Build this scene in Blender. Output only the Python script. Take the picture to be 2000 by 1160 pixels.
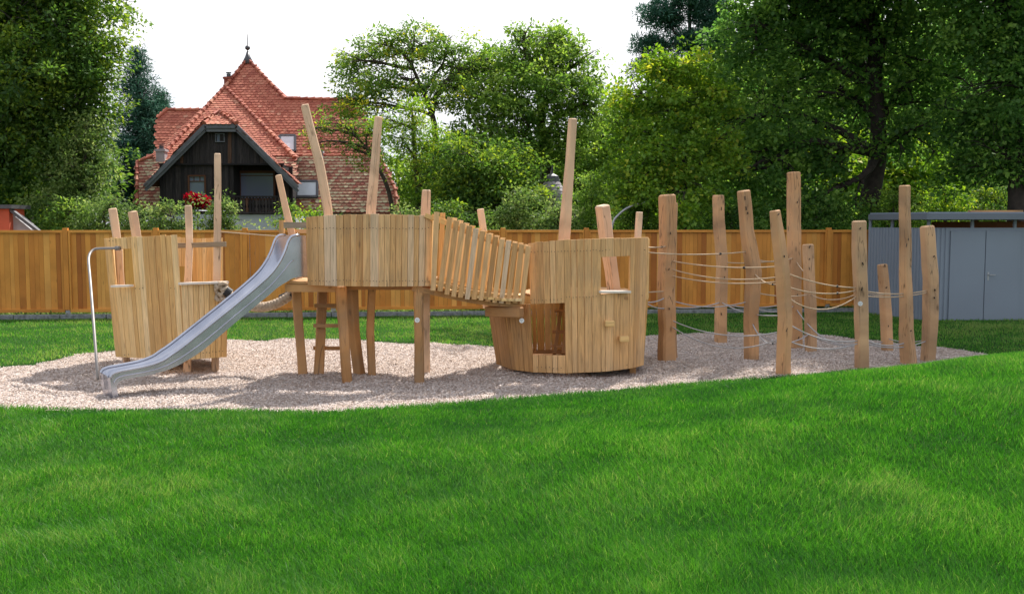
import bpy, math, random
import numpy as np
from mathutils import Vector, Matrix, noise

for o in list(bpy.data.objects): bpy.data.objects.remove(o)
scene = bpy.context.scene
COL = scene.collection
R = math.radians
random.seed(7)

# ------------------------------------------------------------------ camera
F = 1950.0; HOR = 437.0; CH = 2.15
TH = math.atan((580 - HOR) / F)
cd = bpy.data.cameras.new('camera'); cam = bpy.data.objects.new('camera', cd); COL.objects.link(cam)
cam.location = (0, 0, CH); cam.rotation_euler = (R(90) - TH, 0, 0)
cd.sensor_width = 36; cd.lens = 36 * F / 2000; cd.clip_end = 2000
scene.camera = cam

# ------------------------------------------------------------------ world + sun
SUN_EL, SUN_AZ = 53.0, 28.0          # azimuth measured clockwise from +Y (away from the camera)
w = bpy.data.worlds.new('World'); scene.world = w; w.use_nodes = True
nt = w.node_tree; nt.nodes.clear()
def N(nt, t, **k):
    n = nt.nodes.new(t)
    for a, b in k.items(): setattr(n, a, b)
    return n
out = N(nt, 'ShaderNodeOutputWorld'); bg = N(nt, 'ShaderNodeBackground'); bg.inputs[1].default_value = 0.115
sky = N(nt, 'ShaderNodeTexSky', sky_type='NISHITA', sun_disc=False)
sky.sun_elevation = R(SUN_EL); sky.sun_rotation = R(SUN_AZ); sky.air_density = 1.0; sky.dust_density = 2.0
tc = N(nt, 'ShaderNodeTexCoord'); mp = N(nt, 'ShaderNodeMapping'); mp.inputs['Scale'].default_value = (1, 1, 2.6)
no = N(nt, 'ShaderNodeTexNoise'); no.inputs['Scale'].default_value = 1.7; no.inputs['Detail'].default_value = 7
cr = N(nt, 'ShaderNodeValToRGB'); cr.color_ramp.elements[0].position = .33; cr.color_ramp.elements[1].position = .58
cr.color_ramp.elements[0].color = (.45, .45, .45, 1)
mx = N(nt, 'ShaderNodeMix', data_type='RGBA'); c2_ = N(nt, 'ShaderNodeValToRGB'); c2_.color_ramp.elements[0].position = .45; c2_.color_ramp.elements[0].color = (.72, .76, .84, 1); c2_.color_ramp.elements[1].position = .62; c2_.color_ramp.elements[1].color = (1, 1, 1, 1)
vm = N(nt, 'ShaderNodeMix', data_type='RGBA', blend_type='MULTIPLY'); vm.inputs['Factor'].default_value = 1; vm.inputs['B'].default_value = (6.8, 6.8, 6.9, 1); nt.links.new(no.outputs['Fac'], c2_.inputs[0]); nt.links.new(c2_.outputs[0], vm.inputs['A']); nt.links.new(vm.outputs['Result'], mx.inputs['B'])
L = nt.links.new
L(tc.outputs['Generated'], mp.inputs['Vector']); L(mp.outputs[0], no.inputs['Vector']); L(no.outputs['Fac'], cr.inputs[0])
L(cr.outputs[0], mx.inputs['Factor']); L(sky.outputs[0], mx.inputs['A']); L(mx.outputs['Result'], bg.inputs[0]); L(bg.outputs[0], out.inputs[0])
sd = bpy.data.lights.new('sun', 'SUN'); sd.energy = 5.0; sd.angle = R(.6); sd.color = (1, .95, .87)
so = bpy.data.objects.new('sun', sd); COL.objects.link(so); so.location = (10, 20, 25)
sv = Vector((math.sin(R(SUN_AZ)) * math.cos(R(SUN_EL)), math.cos(R(SUN_AZ)) * math.cos(R(SUN_EL)), math.sin(R(SUN_EL))))
so.rotation_euler = sv.to_track_quat('Z', 'Y').to_euler()
scene.view_settings.view_transform = 'Standard'; scene.view_settings.look = 'None'
scene.view_settings.exposure = 0.80; scene.view_settings.gamma = 1.0
scene.render.engine = 'CYCLES'
try:
    scene.cycles.max_bounces = 6; scene.cycles.diffuse_bounces = 3; scene.cycles.glossy_bounces = 2
    scene.cycles.transmission_bounces = 4; scene.cycles.sample_clamp_indirect = 6; scene.cycles.use_denoising = True
except Exception: pass

# ------------------------------------------------------------------ measuring helpers (photo pixel -> real place)
def ray(px, py):
    dx = (px - 1000) / F; dy = (580 - py) / F
    return Vector((dx, math.cos(TH) + dy * math.sin(TH), -math.sin(TH) + dy * math.cos(TH)))
def P(px, py, Y):
    d = ray(px, py); t = Y / d.y
    return Vector((d.x * t, Y, CH + d.z * t))
def G(px, py, z=0.0):
    d = ray(px, py); t = (z - CH) / d.z
    return Vector((d.x * t, d.y * t, z))
def lerp(a, b, t): return a + (b - a) * t
def sstep(a, b, x):
    t = np.clip((x - a) / (b - a), 0, 1); return t * t * (3 - 2 * t)

# ------------------------------------------------------------------ materials
def new_mat(name):
    m = bpy.data.materials.new(name); m.use_nodes = True; nt = m.node_tree; nt.nodes.clear()
    return m, nt, N(nt, 'ShaderNodeOutputMaterial')
def ramp(nt, stops):
    r = N(nt, 'ShaderNodeValToRGB'); e = r.color_ramp.elements
    while len(e) < len(stops): e.new(.5)
    for i, (p, c) in enumerate(stops): e[i].position = p; e[i].color = (*c, 1)
    return r
def attr(nt, name='tint'):
    a = N(nt, 'ShaderNodeAttribute'); a.attribute_name = name; return a.outputs['Fac']
def wood(name, stops, rough=.7, streak=.5, grey=0.0, knots=.5, crack=0.0, bump=.25, gscale=(34, 2.0, 1)):
    """UV x = metres across the grain, y = metres along it; tint = per-board colour."""
    m, nt, out = new_mat(name); L = nt.links.new
    b = N(nt, 'ShaderNodeBsdfPrincipled'); b.inputs['Roughness'].default_value = rough; b.inputs['Specular IOR Level'].default_value = .25
    uv = N(nt, 'ShaderNodeUVMap'); mp = N(nt, 'ShaderNodeMapping'); mp.inputs['Scale'].default_value = gscale
    L(uv.outputs[0], mp.inputs[0])
    g = N(nt, 'ShaderNodeTexNoise'); g.inputs['Scale'].default_value = 1; g.inputs['Detail'].default_value = 5; g.inputs['Distortion'].default_value = 1.2
    L(mp.outputs[0], g.inputs['Vector'])
    base = ramp(nt, stops); L(attr(nt), base.inputs[0])
    gr = ramp(nt, [(.3, (1 - streak,) * 3), (.65, (1.08, 1.08, 1.08))]); L(g.outputs['Fac'], gr.inputs[0])
    mu = N(nt, 'ShaderNodeMix', data_type='RGBA', blend_type='MULTIPLY'); mu.inputs['Factor'].default_value = 1
    L(base.outputs[0], mu.inputs['A']); L(gr.outputs[0], mu.inputs['B'])
    # knots / dark resin spots
    mp2 = N(nt, 'ShaderNodeMapping'); mp2.inputs['Scale'].default_value = (7, 2.2, 1); L(uv.outputs[0], mp2.inputs[0])
    v = N(nt, 'ShaderNodeTexVoronoi'); v.inputs['Scale'].default_value = 1.0; L(mp2.outputs[0], v.inputs['Vector'])
    kr = ramp(nt, [(.035, (1, 1, 1)), (.14, (0, 0, 0))]); L(v.outputs['Distance'], kr.inputs[0])
    km = N(nt, 'ShaderNodeMath', operation='MULTIPLY'); km.inputs[1].default_value = knots; L(kr.outputs[0], km.inputs[0])
    k2 = N(nt, 'ShaderNodeMix', data_type='RGBA'); L(km.outputs[0], k2.inputs['Factor']); L(mu.outputs['Result'], k2.inputs['A']); k2.inputs['B'].default_value = (.07, .035, .018, 1)
    if crack:
        mp3 = N(nt, 'ShaderNodeMapping'); mp3.inputs['Scale'].default_value = (13, .75, 1); mp3.inputs['Location'].default_value = (3.7, 9.1, 0); L(uv.outputs[0], mp3.inputs[0])
        n3 = N(nt, 'ShaderNodeTexNoise'); n3.inputs['Scale'].default_value = 1; n3.inputs['Detail'].default_value = 3; n3.inputs['Distortion'].default_value = .4; L(mp3.outputs[0], n3.inputs['Vector'])
        c3 = ramp(nt, [(.485, (0, 0, 0)), (.5, (1, 1, 1)), (.515, (0, 0, 0))]); L(n3.outputs['Fac'], c3.inputs[0])
        n4 = N(nt, 'ShaderNodeTexNoise'); n4.inputs['Scale'].default_value = .35; L(mp3.outputs[0], n4.inputs['Vector']); c4 = ramp(nt, [(.45, (0, 0, 0)), (.6, (1, 1, 1))]); L(n4.outputs['Fac'], c4.inputs[0])
        q3 = N(nt, 'ShaderNodeMath', operation='MULTIPLY'); L(c3.outputs[0], q3.inputs[0]); L(c4.outputs[0], q3.inputs[1]); q4 = N(nt, 'ShaderNodeMath', operation='MULTIPLY'); L(q3.outputs[0], q4.inputs[0]); q4.inputs[1].default_value = crack
        kc = N(nt, 'ShaderNodeMix', data_type='RGBA'); L(q4.outputs[0], kc.inputs['Factor']); L(k2.outputs['Result'], kc.inputs['A']); kc.inputs['B'].default_value = (.05, .028, .015, 1); k2 = kc
    # broad weather staining
    p = N(nt, 'ShaderNodeTexCoord'); n2 = N(nt, 'ShaderNodeTexNoise'); n2.inputs['Scale'].default_value = 2.3; n2.inputs['Detail'].default_value = 6; L(p.outputs['Object'], n2.inputs['Vector'])
    r2 = ramp(nt, [(.42, (0, 0, 0)), (.68, (1, 1, 1))]); L(n2.outputs['Fac'], r2.inputs[0])
    gm = N(nt, 'ShaderNodeMath', operation='MULTIPLY'); gm.inputs[1].default_value = grey; L(r2.outputs[0], gm.inputs[0])
    k3 = N(nt, 'ShaderNodeMix', data_type='RGBA'); L(gm.outputs[0], k3.inputs['Factor']); L(k2.outputs['Result'], k3.inputs['A']); k3.inputs['B'].default_value = (.25, .21, .16, 1)
    L(k3.outputs['Result'], b.inputs['Base Color'])
    bp = N(nt, 'ShaderNodeBump'); bp.inputs['Strength'].default_value = bump; bp.inputs['Distance'].default_value = .01; L(g.outputs['Fac'], bp.inputs['Height']); L(bp.outputs[0], b.inputs['Normal'])
    L(b.outputs[0], out.inputs[0]); return m
def leafmat(name, stops, trans=.45, gloss=.015, vscale=.6, vamt=.35):
    m, nt, out = new_mat(name); L = nt.links.new
    base = ramp(nt, stops)
    p = N(nt, 'ShaderNodeTexCoord'); n2 = N(nt, 'ShaderNodeTexNoise'); n2.inputs['Scale'].default_value = vscale; n2.inputs['Detail'].default_value = 3; L(p.outputs['Object'], n2.inputs['Vector'])
    a = N(nt, 'ShaderNodeMath', operation='MULTIPLY_ADD'); L(n2.outputs['Fac'], a.inputs[0]); a.inputs[1].default_value = vamt * 2
    s = N(nt, 'ShaderNodeMath', operation='SUBTRACT'); L(attr(nt), s.inputs[0]); s.inputs[1].default_value = vamt; L(s.outputs[0], a.inputs[2])
    L(a.outputs[0], base.inputs[0])
    d = N(nt, 'ShaderNodeBsdfDiffuse'); t = N(nt, 'ShaderNodeBsdfTranslucent'); gl = N(nt, 'ShaderNodeBsdfGlossy'); gl.inputs['Roughness'].default_value = .5
    hs = N(nt, 'ShaderNodeHueSaturation'); hs.inputs['Hue'].default_value = .494; hs.inputs['Saturation'].default_value = 1.1; hs.inputs['Value'].default_value = 1.5
    L(base.outputs[0], d.inputs[0]); L(base.outputs[0], hs.inputs['Color']); L(hs.outputs[0], t.inputs[0])
    m1 = N(nt, 'ShaderNodeMixShader'); m1.inputs[0].default_value = trans; L(d.outputs[0], m1.inputs[1]); L(t.outputs[0], m1.inputs[2])
    m2 = N(nt, 'ShaderNodeMixShader'); m2.inputs[0].default_value = gloss; L(m1.outputs[0], m2.inputs[1]); L(gl.outputs[0], m2.inputs[2])
    L(m2.outputs[0], out.inputs[0]); return m
def plain(name, col, rough=.6, metal=0, col2=None, nscale=8, bump=0, spec=.4, tint=False, detail=5, stops=None):
    m, nt, out = new_mat(name); L = nt.links.new
    b = N(nt, 'ShaderNodeBsdfPrincipled'); b.inputs['Roughness'].default_value = rough; b.inputs['Metallic'].default_value = metal; b.inputs['Specular IOR Level'].default_value = spec
    p = N(nt, 'ShaderNodeTexCoord'); n = N(nt, 'ShaderNodeTexNoise'); n.inputs['Scale'].default_value = nscale; n.inputs['Detail'].default_value = detail; L(p.outputs['Object'], n.inputs['Vector'])
    if col2 is None: col2 = tuple(c * .82 for c in col)
    r = ramp(nt, stops or [(.3, col2), (.7, col)])
    L(attr(nt) if tint else n.outputs['Fac'], r.inputs[0]); L(r.outputs[0], b.inputs['Base Color'])
    if bump:
        bp = N(nt, 'ShaderNodeBump'); bp.inputs['Strength'].default_value = bump; bp.inputs['Distance'].default_value = .02; L(n.outputs['Fac'], bp.inputs['Height']); L(bp.outputs[0], b.inputs['Normal'])
    L(b.outputs[0], out.inputs[0]); return m

M = {}
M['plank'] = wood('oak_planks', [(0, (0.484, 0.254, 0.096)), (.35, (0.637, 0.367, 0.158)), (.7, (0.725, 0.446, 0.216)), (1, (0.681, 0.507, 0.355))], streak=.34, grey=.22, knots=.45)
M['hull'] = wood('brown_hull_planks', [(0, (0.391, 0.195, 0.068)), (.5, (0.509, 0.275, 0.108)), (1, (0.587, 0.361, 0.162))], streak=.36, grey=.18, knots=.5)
M['plank_lit'] = wood('lit_planks', [(0, (0.562, 0.312, 0.114)), (.5, (0.728, 0.458, 0.187)), (1, (0.790, 0.562, 0.302))], streak=.28, grey=.10, knots=.4)  # brighter copy of the tower planks, with sunlight put into the colour
M['post'] = wood('peeled_robinia', [(0, (0.469, 0.235, 0.102)), (.5, (0.582, 0.323, 0.157)), (1, (0.601, 0.380, 0.219))], streak=.48, bump=.5, grey=.3, knots=.7, crack=.85, gscale=(0.807, 0.807, 0.694))
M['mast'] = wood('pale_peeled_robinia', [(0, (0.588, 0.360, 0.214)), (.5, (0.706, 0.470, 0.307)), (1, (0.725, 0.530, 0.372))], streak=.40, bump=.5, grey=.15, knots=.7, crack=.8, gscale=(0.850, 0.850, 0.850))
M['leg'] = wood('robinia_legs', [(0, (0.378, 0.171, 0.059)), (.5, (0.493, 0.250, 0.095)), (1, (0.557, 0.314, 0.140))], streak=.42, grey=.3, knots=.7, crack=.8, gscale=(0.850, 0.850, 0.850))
M['greyboard'] = wood('weathered_board', [(0, (.25, .19, .13)), (1, (.36, .29, .21))], streak=.4, grey=.7)
M['fence'] = wood('cedar_fence', [(0, (0.342, 0.114, 0.021)), (.3, (0.479, 0.182, 0.032)), (.7, (0.593, 0.257, 0.048)), (1, (0.661, 0.331, 0.080))], streak=.22, knots=.35, rough=.55, gscale=(0.850, 0.850, 0.850), bump=.1)
M['dark'] = wood('tarred_boards', [(0, (.022, .019, .022)), (.75, (.06, .05, .05)), (1, (.13, .065, .04))], streak=.6, knots=.2, rough=.8)
M['barge'] = wood('grey_bargeboard', [(0, (.13, .135, .155)), (1, (.18, .185, .21))], streak=.3, knots=.1, rough=.7)
M['brownframe'] = wood('brown_frame', [(0, (.10, .04, .02)), (1, (.14, .06, .03))], streak=.4)
M['steel'] = plain('brushed_steel', (0.469, 0.484, 0.551), rough=.26, metal=.85, col2=(0.378, 0.390, 0.451), nscale=4, bump=.02)
M['galv'] = plain('galvanised_steel', (.42, .43, .45), rough=.5, metal=.7)
M['pipe'] = plain('dull_steel_pipe', (.26, .24, .23), rough=.5, metal=.4)
M['rope'] = plain('hemp_rope', (.50, .37, .25), rough=.9, nscale=60)
M['ropegrey'] = plain('grey_rope', (.40, .39, .40), rough=.9, nscale=60)
M['knotrope'] = plain('thick_hemp', (.50, .40, .30), rough=.95, nscale=30, bump=.5, col2=(.32, .24, .17))
M['rubber'] = plain('black_clamp', (.02, .02, .022), rough=.6)
M['white'] = plain('white_paint', (.75, .76, .78), rough=.6, nscale=3)
M['sill'] = plain('pale_end_grain', (.74, .66, .58), rough=.7)
M['bark'] = plain('bark', (.075, .055, .04), rough=.9, col2=(.03, .022, .017), nscale=9, bump=.6)
M['barkdark'] = plain('dark_bark', (.045, .034, .028), rough=.9, col2=(.018, .014, .012), nscale=9, bump=.6)
M['tile_red'] = plain('red_clay_tiles', (.4, .1, .05), rough=.75, tint=True, stops=[(0, (.24, .058, .036)), (.4, (.36, .10, .060)), (.8, (.44, .15, .09)), (1, (.48, .22, .14))])
M['tile_old'] = plain('lichen_tiles', (.4, .1, .05), rough=.85, tint=True, stops=[(0, (.20, .06, .045)), (.45, (.35, .12, .08)), (.7, (.44, .30, .19)), (1, (.50, .44, .28))])
M['slate'] = plain('slate', (.32, .29, .32), rough=.6, tint=True, stops=[(0, (.20, .18, .20)), (1, (.38, .34, .36))])
M['lead'] = plain('lead_sheet', (.09, .09, .10), rough=.5, metal=.3)
M['shed'] = plain('grey_metal_cladding', (0.208, 0.247, 0.305), rough=.5, nscale=.8, col2=(0.189, 0.221, 0.273), metal=.1)
M['shedroof'] = plain('grey_fascia', (0.132, 0.157, 0.193), rough=.45, nscale=1)
M['stone'] = plain('kerb_stone', (.24, .255, .265), rough=.85, nscale=14, bump=.2, col2=(.10, .11, .11))
M['render'] = plain('lime_render', (.55, .58, .62), rough=.9, nscale=2, col2=(.47, .50, .55))
M['redwall'] = plain('red_plaster', (.50, .10, .05), rough=.85, nscale=3)
M['brick'] = plain('brick', (.30, .10, .05), rough=.9, nscale=20)
M['pot'] = plain('dark_chimney', (.27, .075, .05), rough=.9)
M['greyrender'] = plain('grey_chimney', (.36, .34, .36), rough=.9, nscale=6)
def glass():
    m, nt, out = new_mat('window_glass'); b = N(nt, 'ShaderNodeBsdfPrincipled')
    b.inputs['Base Color'].default_value = (.17, .20, .29, 1); b.inputs['Metallic'].default_value = .1; b.inputs['Roughness'].default_value = .12; b.inputs['Specular IOR Level'].default_value = 1.0; b.inputs['Coat Weight'].default_value = .6  # blue-grey base colour paints in a reflected sky
    nt.links.new(b.outputs[0], out.inputs[0]); return m
M['glass'] = glass()
M['blind'] = plain('roller_blind', (0.650, 0.689, 0.754), rough=.35, nscale=2)
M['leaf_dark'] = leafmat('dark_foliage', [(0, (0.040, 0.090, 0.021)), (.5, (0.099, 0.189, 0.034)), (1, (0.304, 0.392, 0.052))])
M['leaf_mid'] = leafmat('green_foliage', [(0, (0.068, 0.145, 0.029)), (.5, (0.160, 0.276, 0.049)), (1, (0.334, 0.456, 0.089))])
M['leaf_yel'] = leafmat('yellow_green_foliage', [(0, (0.077, 0.160, 0.024)), (.5, (0.171, 0.308, 0.039)), (.85, (0.330, 0.440, 0.055)), (1, (0.462, 0.462, 0.066))])
M['leaf_air'] = leafmat('airy_foliage', [(0, (0.075, 0.149, 0.030)), (.5, (0.164, 0.284, 0.054)), (.8, (0.284, 0.389, 0.060)), (1, (0.628, 0.568, 0.060))])
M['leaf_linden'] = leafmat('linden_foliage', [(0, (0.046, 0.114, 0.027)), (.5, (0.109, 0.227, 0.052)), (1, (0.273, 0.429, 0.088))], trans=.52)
M['leaf_blue'] = leafmat('spruce_needles', [(0, (0.024, 0.077, 0.053)), (.6, (0.060, 0.152, 0.103)), (1, (0.118, 0.238, 0.159))], trans=.15)
M['leaf_bush'] = leafmat('shrub_foliage', [(0, (0.053, 0.105, 0.026)), (.5, (0.126, 0.205, 0.053)), (1, (0.284, 0.347, 0.116))])
M['petal'] = leafmat('red_petals', [(0, (.16, .004, .006)), (1, (.38, .012, .012))], vamt=.1)
M['grass'] = leafmat('grass_blades', [(0, (.016, .080, .012)), (.45, (.044, .163, .020)), (.8, (.085, .245, .034)), (1, (.19, .28, .07))], trans=.45, gloss=.018, vscale=1.6, vamt=.14)
M['soil'] = plain('turf_base', (.025, .07, .012), rough=1, nscale=30, col2=(.015, .04, .008), spec=.05)
M['chip'] = plain('woodchip', (0.465, 0.372, 0.279), rough=.9, tint=True, spec=.1, stops=[(0, (0.279, 0.205, 0.167)), (.2, (0.409, 0.330, 0.288)), (.55, (0.530, 0.451, 0.409)), (.85, (0.651, 0.577, 0.530)), (1, (0.428, 0.409, 0.409))])
M['gravel'] = plain('chip_bed', (.56, .47, .41), rough=1, nscale=70, col2=(.36, .28, .23), bump=.6, spec=.05, detail=8)

# ------------------------------------------------------------------ object helpers
def tag(o, label=None, cat=None, group=None, kind=None):
    if label: o['label'] = label
    if cat: o['category'] = cat
    if group: o['group'] = group
    if kind: o['kind'] = kind
    return o
def empty(name, loc, label, cat, group=None):
    o = bpy.data.objects.new(name, None); COL.objects.link(o); o.location = loc; o.empty_display_size = .2
    return tag(o, label, cat, group)
class MB:
    """collects faces with uv + tint and links them as one object"""
    def __init__(s): s.v = []; s.f = []; s.uv = []; s.t = []
    def face(s, idx, uv, t): s.f.append(idx); s.uv.append(uv); s.t.append(t)
    def hexa(s, q, t=None, along=None):
        """q: 8 corners, 0-3 = one end ring, 4-7 = other end ring (grain runs 0->4)"""
        if t is None: t = random.random()
        b = len(s.v); s.v += [tuple(p) for p in q]
        l = (Vector(q[4]) - Vector(q[0])).length; ou, ov = random.random() * 50, random.random() * 50
        per = [0]
        for i in range(4): per.append(per[-1] + (Vector(q[(i + 1) % 4]) - Vector(q[i])).length)
        for i in range(4):
            j = (i + 1) % 4
            s.face((b + i, b + j, b + 4 + j, b + 4 + i), ((ou + per[i], ov), (ou + per[i + 1], ov), (ou + per[i + 1], ov + l), (ou + per[i], ov + l)), t)
        e = [(ou, ov), (ou + per[1], ov), (ou + per[1], ov + .02), (ou, ov + .02)]
        s.face((b + 3, b + 2, b + 1, b), e, t); s.face((b + 4, b + 5, b + 6, b + 7), e, t)
    def beam(s, a, b_, w, h, up=(0, 0, 1), t=None, w2=None):
        """box from a to b_, width w (sideways) height h (along up)"""
        a = Vector(a); b_ = Vector(b_); d = (b_ - a).normalized(); side = d.cross(Vector(up))
        if side.length < 1e-4: side = d.cross(Vector((0, 1, 0)))
        side.normalize(); u = side.cross(d).normalized()
        w2 = w if w2 is None else w2; q = []
        for p, ww in ((a, w), (b_, w2)):
            q += [p - side * ww / 2 - u * h / 2, p + side * ww / 2 - u * h / 2, p + side * ww / 2 + u * h / 2, p - side * ww / 2 + u * h / 2]
        s.hexa(q, t)
    def box(s, x0, x1, y0, y1, z0, z1, t=None, axis='z'):
        if axis == 'z': q = [(x0, y0, z0), (x1, y0, z0), (x1, y1, z0), (x0, y1, z0), (x0, y0, z1), (x1, y0, z1), (x1, y1, z1), (x0, y1, z1)]
        else: q = [(x0, y0, z0), (x0, y1, z0), (x0, y1, z1), (x0, y0, z1), (x1, y0, z0), (x1, y1, z0), (x1, y1, z1), (x1, y0, z1)]
        s.hexa(q, t)
    def tube(s, pts, rad, n=8, t=None, cap=True):
        if t is None: t = random.random()
        pts = [Vector(p) for p in pts]
        if not hasattr(rad, '__len__'): rad = [rad] * len(pts)
        b = len(s.v); ln = 0; prev = None; rings = []
        for i, p in enumerate(pts):
            d = (pts[min(i + 1, len(pts) - 1)] - pts[max(i - 1, 0)]).normalized()
            if prev is None: a = d.orthogonal().normalized()
            else: a = (prev - d * prev.dot(d)).normalized()
            prev = a; c = d.cross(a)
            if i: ln += (p - pts[i - 1]).length
            rings.append(ln)
            for k in range(n):
                an = 2 * math.pi * k / n; s.v.append(tuple(p + (a * math.cos(an) + c * math.sin(an)) * rad[i]))
        for i in range(len(pts) - 1):
            for k in range(n):
                j = (k + 1) % n
                s.face((b + i * n + k, b + i * n + j, b + (i + 1) * n + j, b + (i + 1) * n + k),
                       ((k * .03, rings[i]), (k * .03 + .03, rings[i]), (k * .03 + .03, rings[i + 1]), (k * .03, rings[i + 1])), t)
        if cap:
            s.face(tuple(b + k for k in reversed(range(n))), ((0, 0),) * n, t)
            e = b + (len(pts) - 1) * n; s.face(tuple(e + k for k in range(n)), ((0, 0),) * n, t)
    def poly(s, pts, t=.5, uvs=None):
        b = len(s.v); s.v += [tuple(p) for p in pts]
        s.face(tuple(range(b, b + len(pts))), uvs or [(p[0], p[2]) for p in pts], t)
    def prism(s, pts, off, t=.5):
        """flat polygon given thickness along off"""
        pts = [Vector(p) for p in pts]; off = Vector(off); n = len(pts)
        s.poly(pts, t); s.poly([p + off for p in reversed(pts)], t)
        for i in range(n):
            j = (i + 1) % n; l = (pts[j] - pts[i]).length
            s.poly([pts[j], pts[i], pts[i] + off, pts[j] + off], t, [(0, l), (0, 0), (off.length, 0), (off.length, l)])
    def build(s, name, mat, parent=None, smooth=False, bevel=0):
        me = bpy.data.meshes.new(name)
        o = bpy.data.objects.new(name, me); COL.objects.link(o)
        off = Vector((0, 0, 0))
        if parent is not None: off = Vector(world_loc(parent)); o.parent = parent
        me.from_pydata([(a - off.x, b - off.y, c - off.z) for a, b, c in s.v], [], s.f)
        ul = me.uv_layers.new(name='UVMap'); flat = [c for f in s.uv for p in f for c in p]
        ul.data.foreach_set('uv', flat)
        at = me.attributes.new('tint', 'FLOAT', 'FACE'); at.data.foreach_set('value', s.t)
        me.materials.append(mat)
        if smooth: me.polygons.foreach_set('use_smooth', [True] * len(me.polygons))
        me.update()
        if bevel:
            md = o.modifiers.new('bevel', 'BEVEL'); md.width = bevel; md.segments = 2; md.limit_method = 'ANGLE'; md.angle_limit = R(40)
        return o
def world_loc(o):
    v = Vector(o.location)
    while o.parent: o = o.parent; v += Vector(o.location)
    return v
def np_mesh(name, verts, loops, starts, mat, tint, parent=None, smooth=False):
    me = bpy.data.meshes.new(name)
    me.vertices.add(len(verts)); me.vertices.foreach_set('co', np.ascontiguousarray(verts, dtype=np.float32).ravel())
    me.loops.add(len(loops)); me.loops.foreach_set('vertex_index', np.ascontiguousarray(loops, dtype=np.int32))
    me.polygons.add(len(starts)); me.polygons.foreach_set('loop_start', np.ascontiguousarray(starts, dtype=np.int32))
    at = me.attributes.new('tint', 'FLOAT', 'FACE'); at.data.foreach_set('value', np.ascontiguousarray(tint, dtype=np.float32))
    me.update(calc_edges=True); me.materials.append(mat)
    if smooth: me.polygons.foreach_set('use_smooth', [True] * len(me.polygons))
    o = bpy.data.objects.new(name, me); COL.objects.link(o)
    if parent is not None: o.parent = parent
    return o

def post_mesh(mb, path, t=None, rot=.6, wob=.012):
    """peeled irregular square trunk: path = [(x,y,z,width)] from bottom to top, 8-sided with chamfered head"""
    if t is None: t = random.uniform(.25, .9)
    pts = [Vector(p[:3]) for p in path]; ws = [p[3] for p in path]
    # resample
    seg = [0]
    for i in range(1, len(pts)): seg.append(seg[-1] + (pts[i] - pts[i - 1]).length)
    tot = seg[-1]; n = max(8, int(tot / .09)); P2 = []; W2 = []
    sd_ = random.random() * 100
    for k in range(n + 1):
        s_ = tot * k / n; i = max(j for j in range(len(seg)) if seg[j] <= s_ + 1e-9); i = min(i, len(seg) - 2)
        u = (s_ - seg[i]) / max(1e-6, seg[i + 1] - seg[i]); u2 = u * u * (3 - 2 * u) * .5 + u * .5
        p = pts[i].lerp(pts[i + 1], u2); ww = lerp(ws[i], ws[i + 1], u)
        p = p + Vector((noise.noise((s_ * 1.4, sd_, 0)) * wob, noise.noise((s_ * 1.4, sd_, 5)) * wob, 0)); P2.append(p); W2.append(ww * (1 + .06 * noise.noise((s_ * 3, sd_, 9))))
    d = (P2[-1] - P2[-2]).normalized(); c = W2[-1] * .11
    P2[-1] = P2[-1] - d * c; P2.append(P2[-1] + d * c); W2.append(W2[-1] * .78)
    b = len(mb.v); ou = random.random() * 40; ov = random.random() * 40; dist = 0
    ch = .13
    for i, (p, ww) in enumerate(zip(P2, W2)):
        dd = (P2[min(i + 1, len(P2) - 1)] - P2[max(i - 1, 0)]).normalized(); r_ = rot + .10 * noise.noise((i * .12, sd_, 3))
        ax = Vector((math.cos(r_), math.sin(r_), 0)); ax = (ax - dd * ax.dot(dd)).normalized(); ay = dd.cross(ax)
        h = ww / 2; k = h * (1 - 2 * ch)
        ring = [(h, -k), (h, k), (k, h), (-k, h), (-h, k), (-h, -k), (-k, -h), (k, -h)]
        for a_, b_ in ring:
            jj = 1 + .05 * noise.noise((i * .35 + a_ * 9, sd_ + b_ * 9, 1)); mb.v.append(tuple(p + ax * a_ * jj + ay * b_ * jj))
    for i in range(len(P2) - 1):
        l = (P2[i + 1] - P2[i]).length
        for k in range(8):
            j = (k + 1) % 8; u0 = ou + k * W2[0] * .5; u1 = u0 + W2[0] * .5
            mb.face((b + i * 8 + k, b + i * 8 + j, b + (i + 1) * 8 + j, b + (i + 1) * 8 + k), ((u0, ov + dist), (u1, ov + dist), (u1, ov + dist + l), (u0, ov + dist + l)), t)
        dist += l
    e = b + (len(P2) - 1) * 8
    mb.face(tuple(e + k for k in range(8)), tuple((ou + .02 * math.cos(k), ov + .02 * math.sin(k)) for k in range(8)), t)
    mb.face(tuple(b + k for k in reversed(range(8))), tuple((ou, ov) for k in range(8)), t)

def pxpath(stations, Yb, Yt=None, wid=None, ground=True):
    """post stations [(px, py, width_px)] bottom to top at depth Yb (leaning to Yt)"""
    Yt = Yb if Yt is None else Yt; n = len(stations); out_ = []
    y0, y1 = stations[0][1], stations[-1][1]
    for (px, py, wp) in stations:
        Y = lerp(Yb, Yt, (py - y0) / (y1 - y0)); p = P(px, py, Y); out_.append((p.x, p.y, p.z, wp * Y / F / 1.18))
    if ground:
        p = out_[0]; out_.insert(0, (p[0], p[1], min(-.1, p[2] - .1), p[3]))
    return out_

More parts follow.
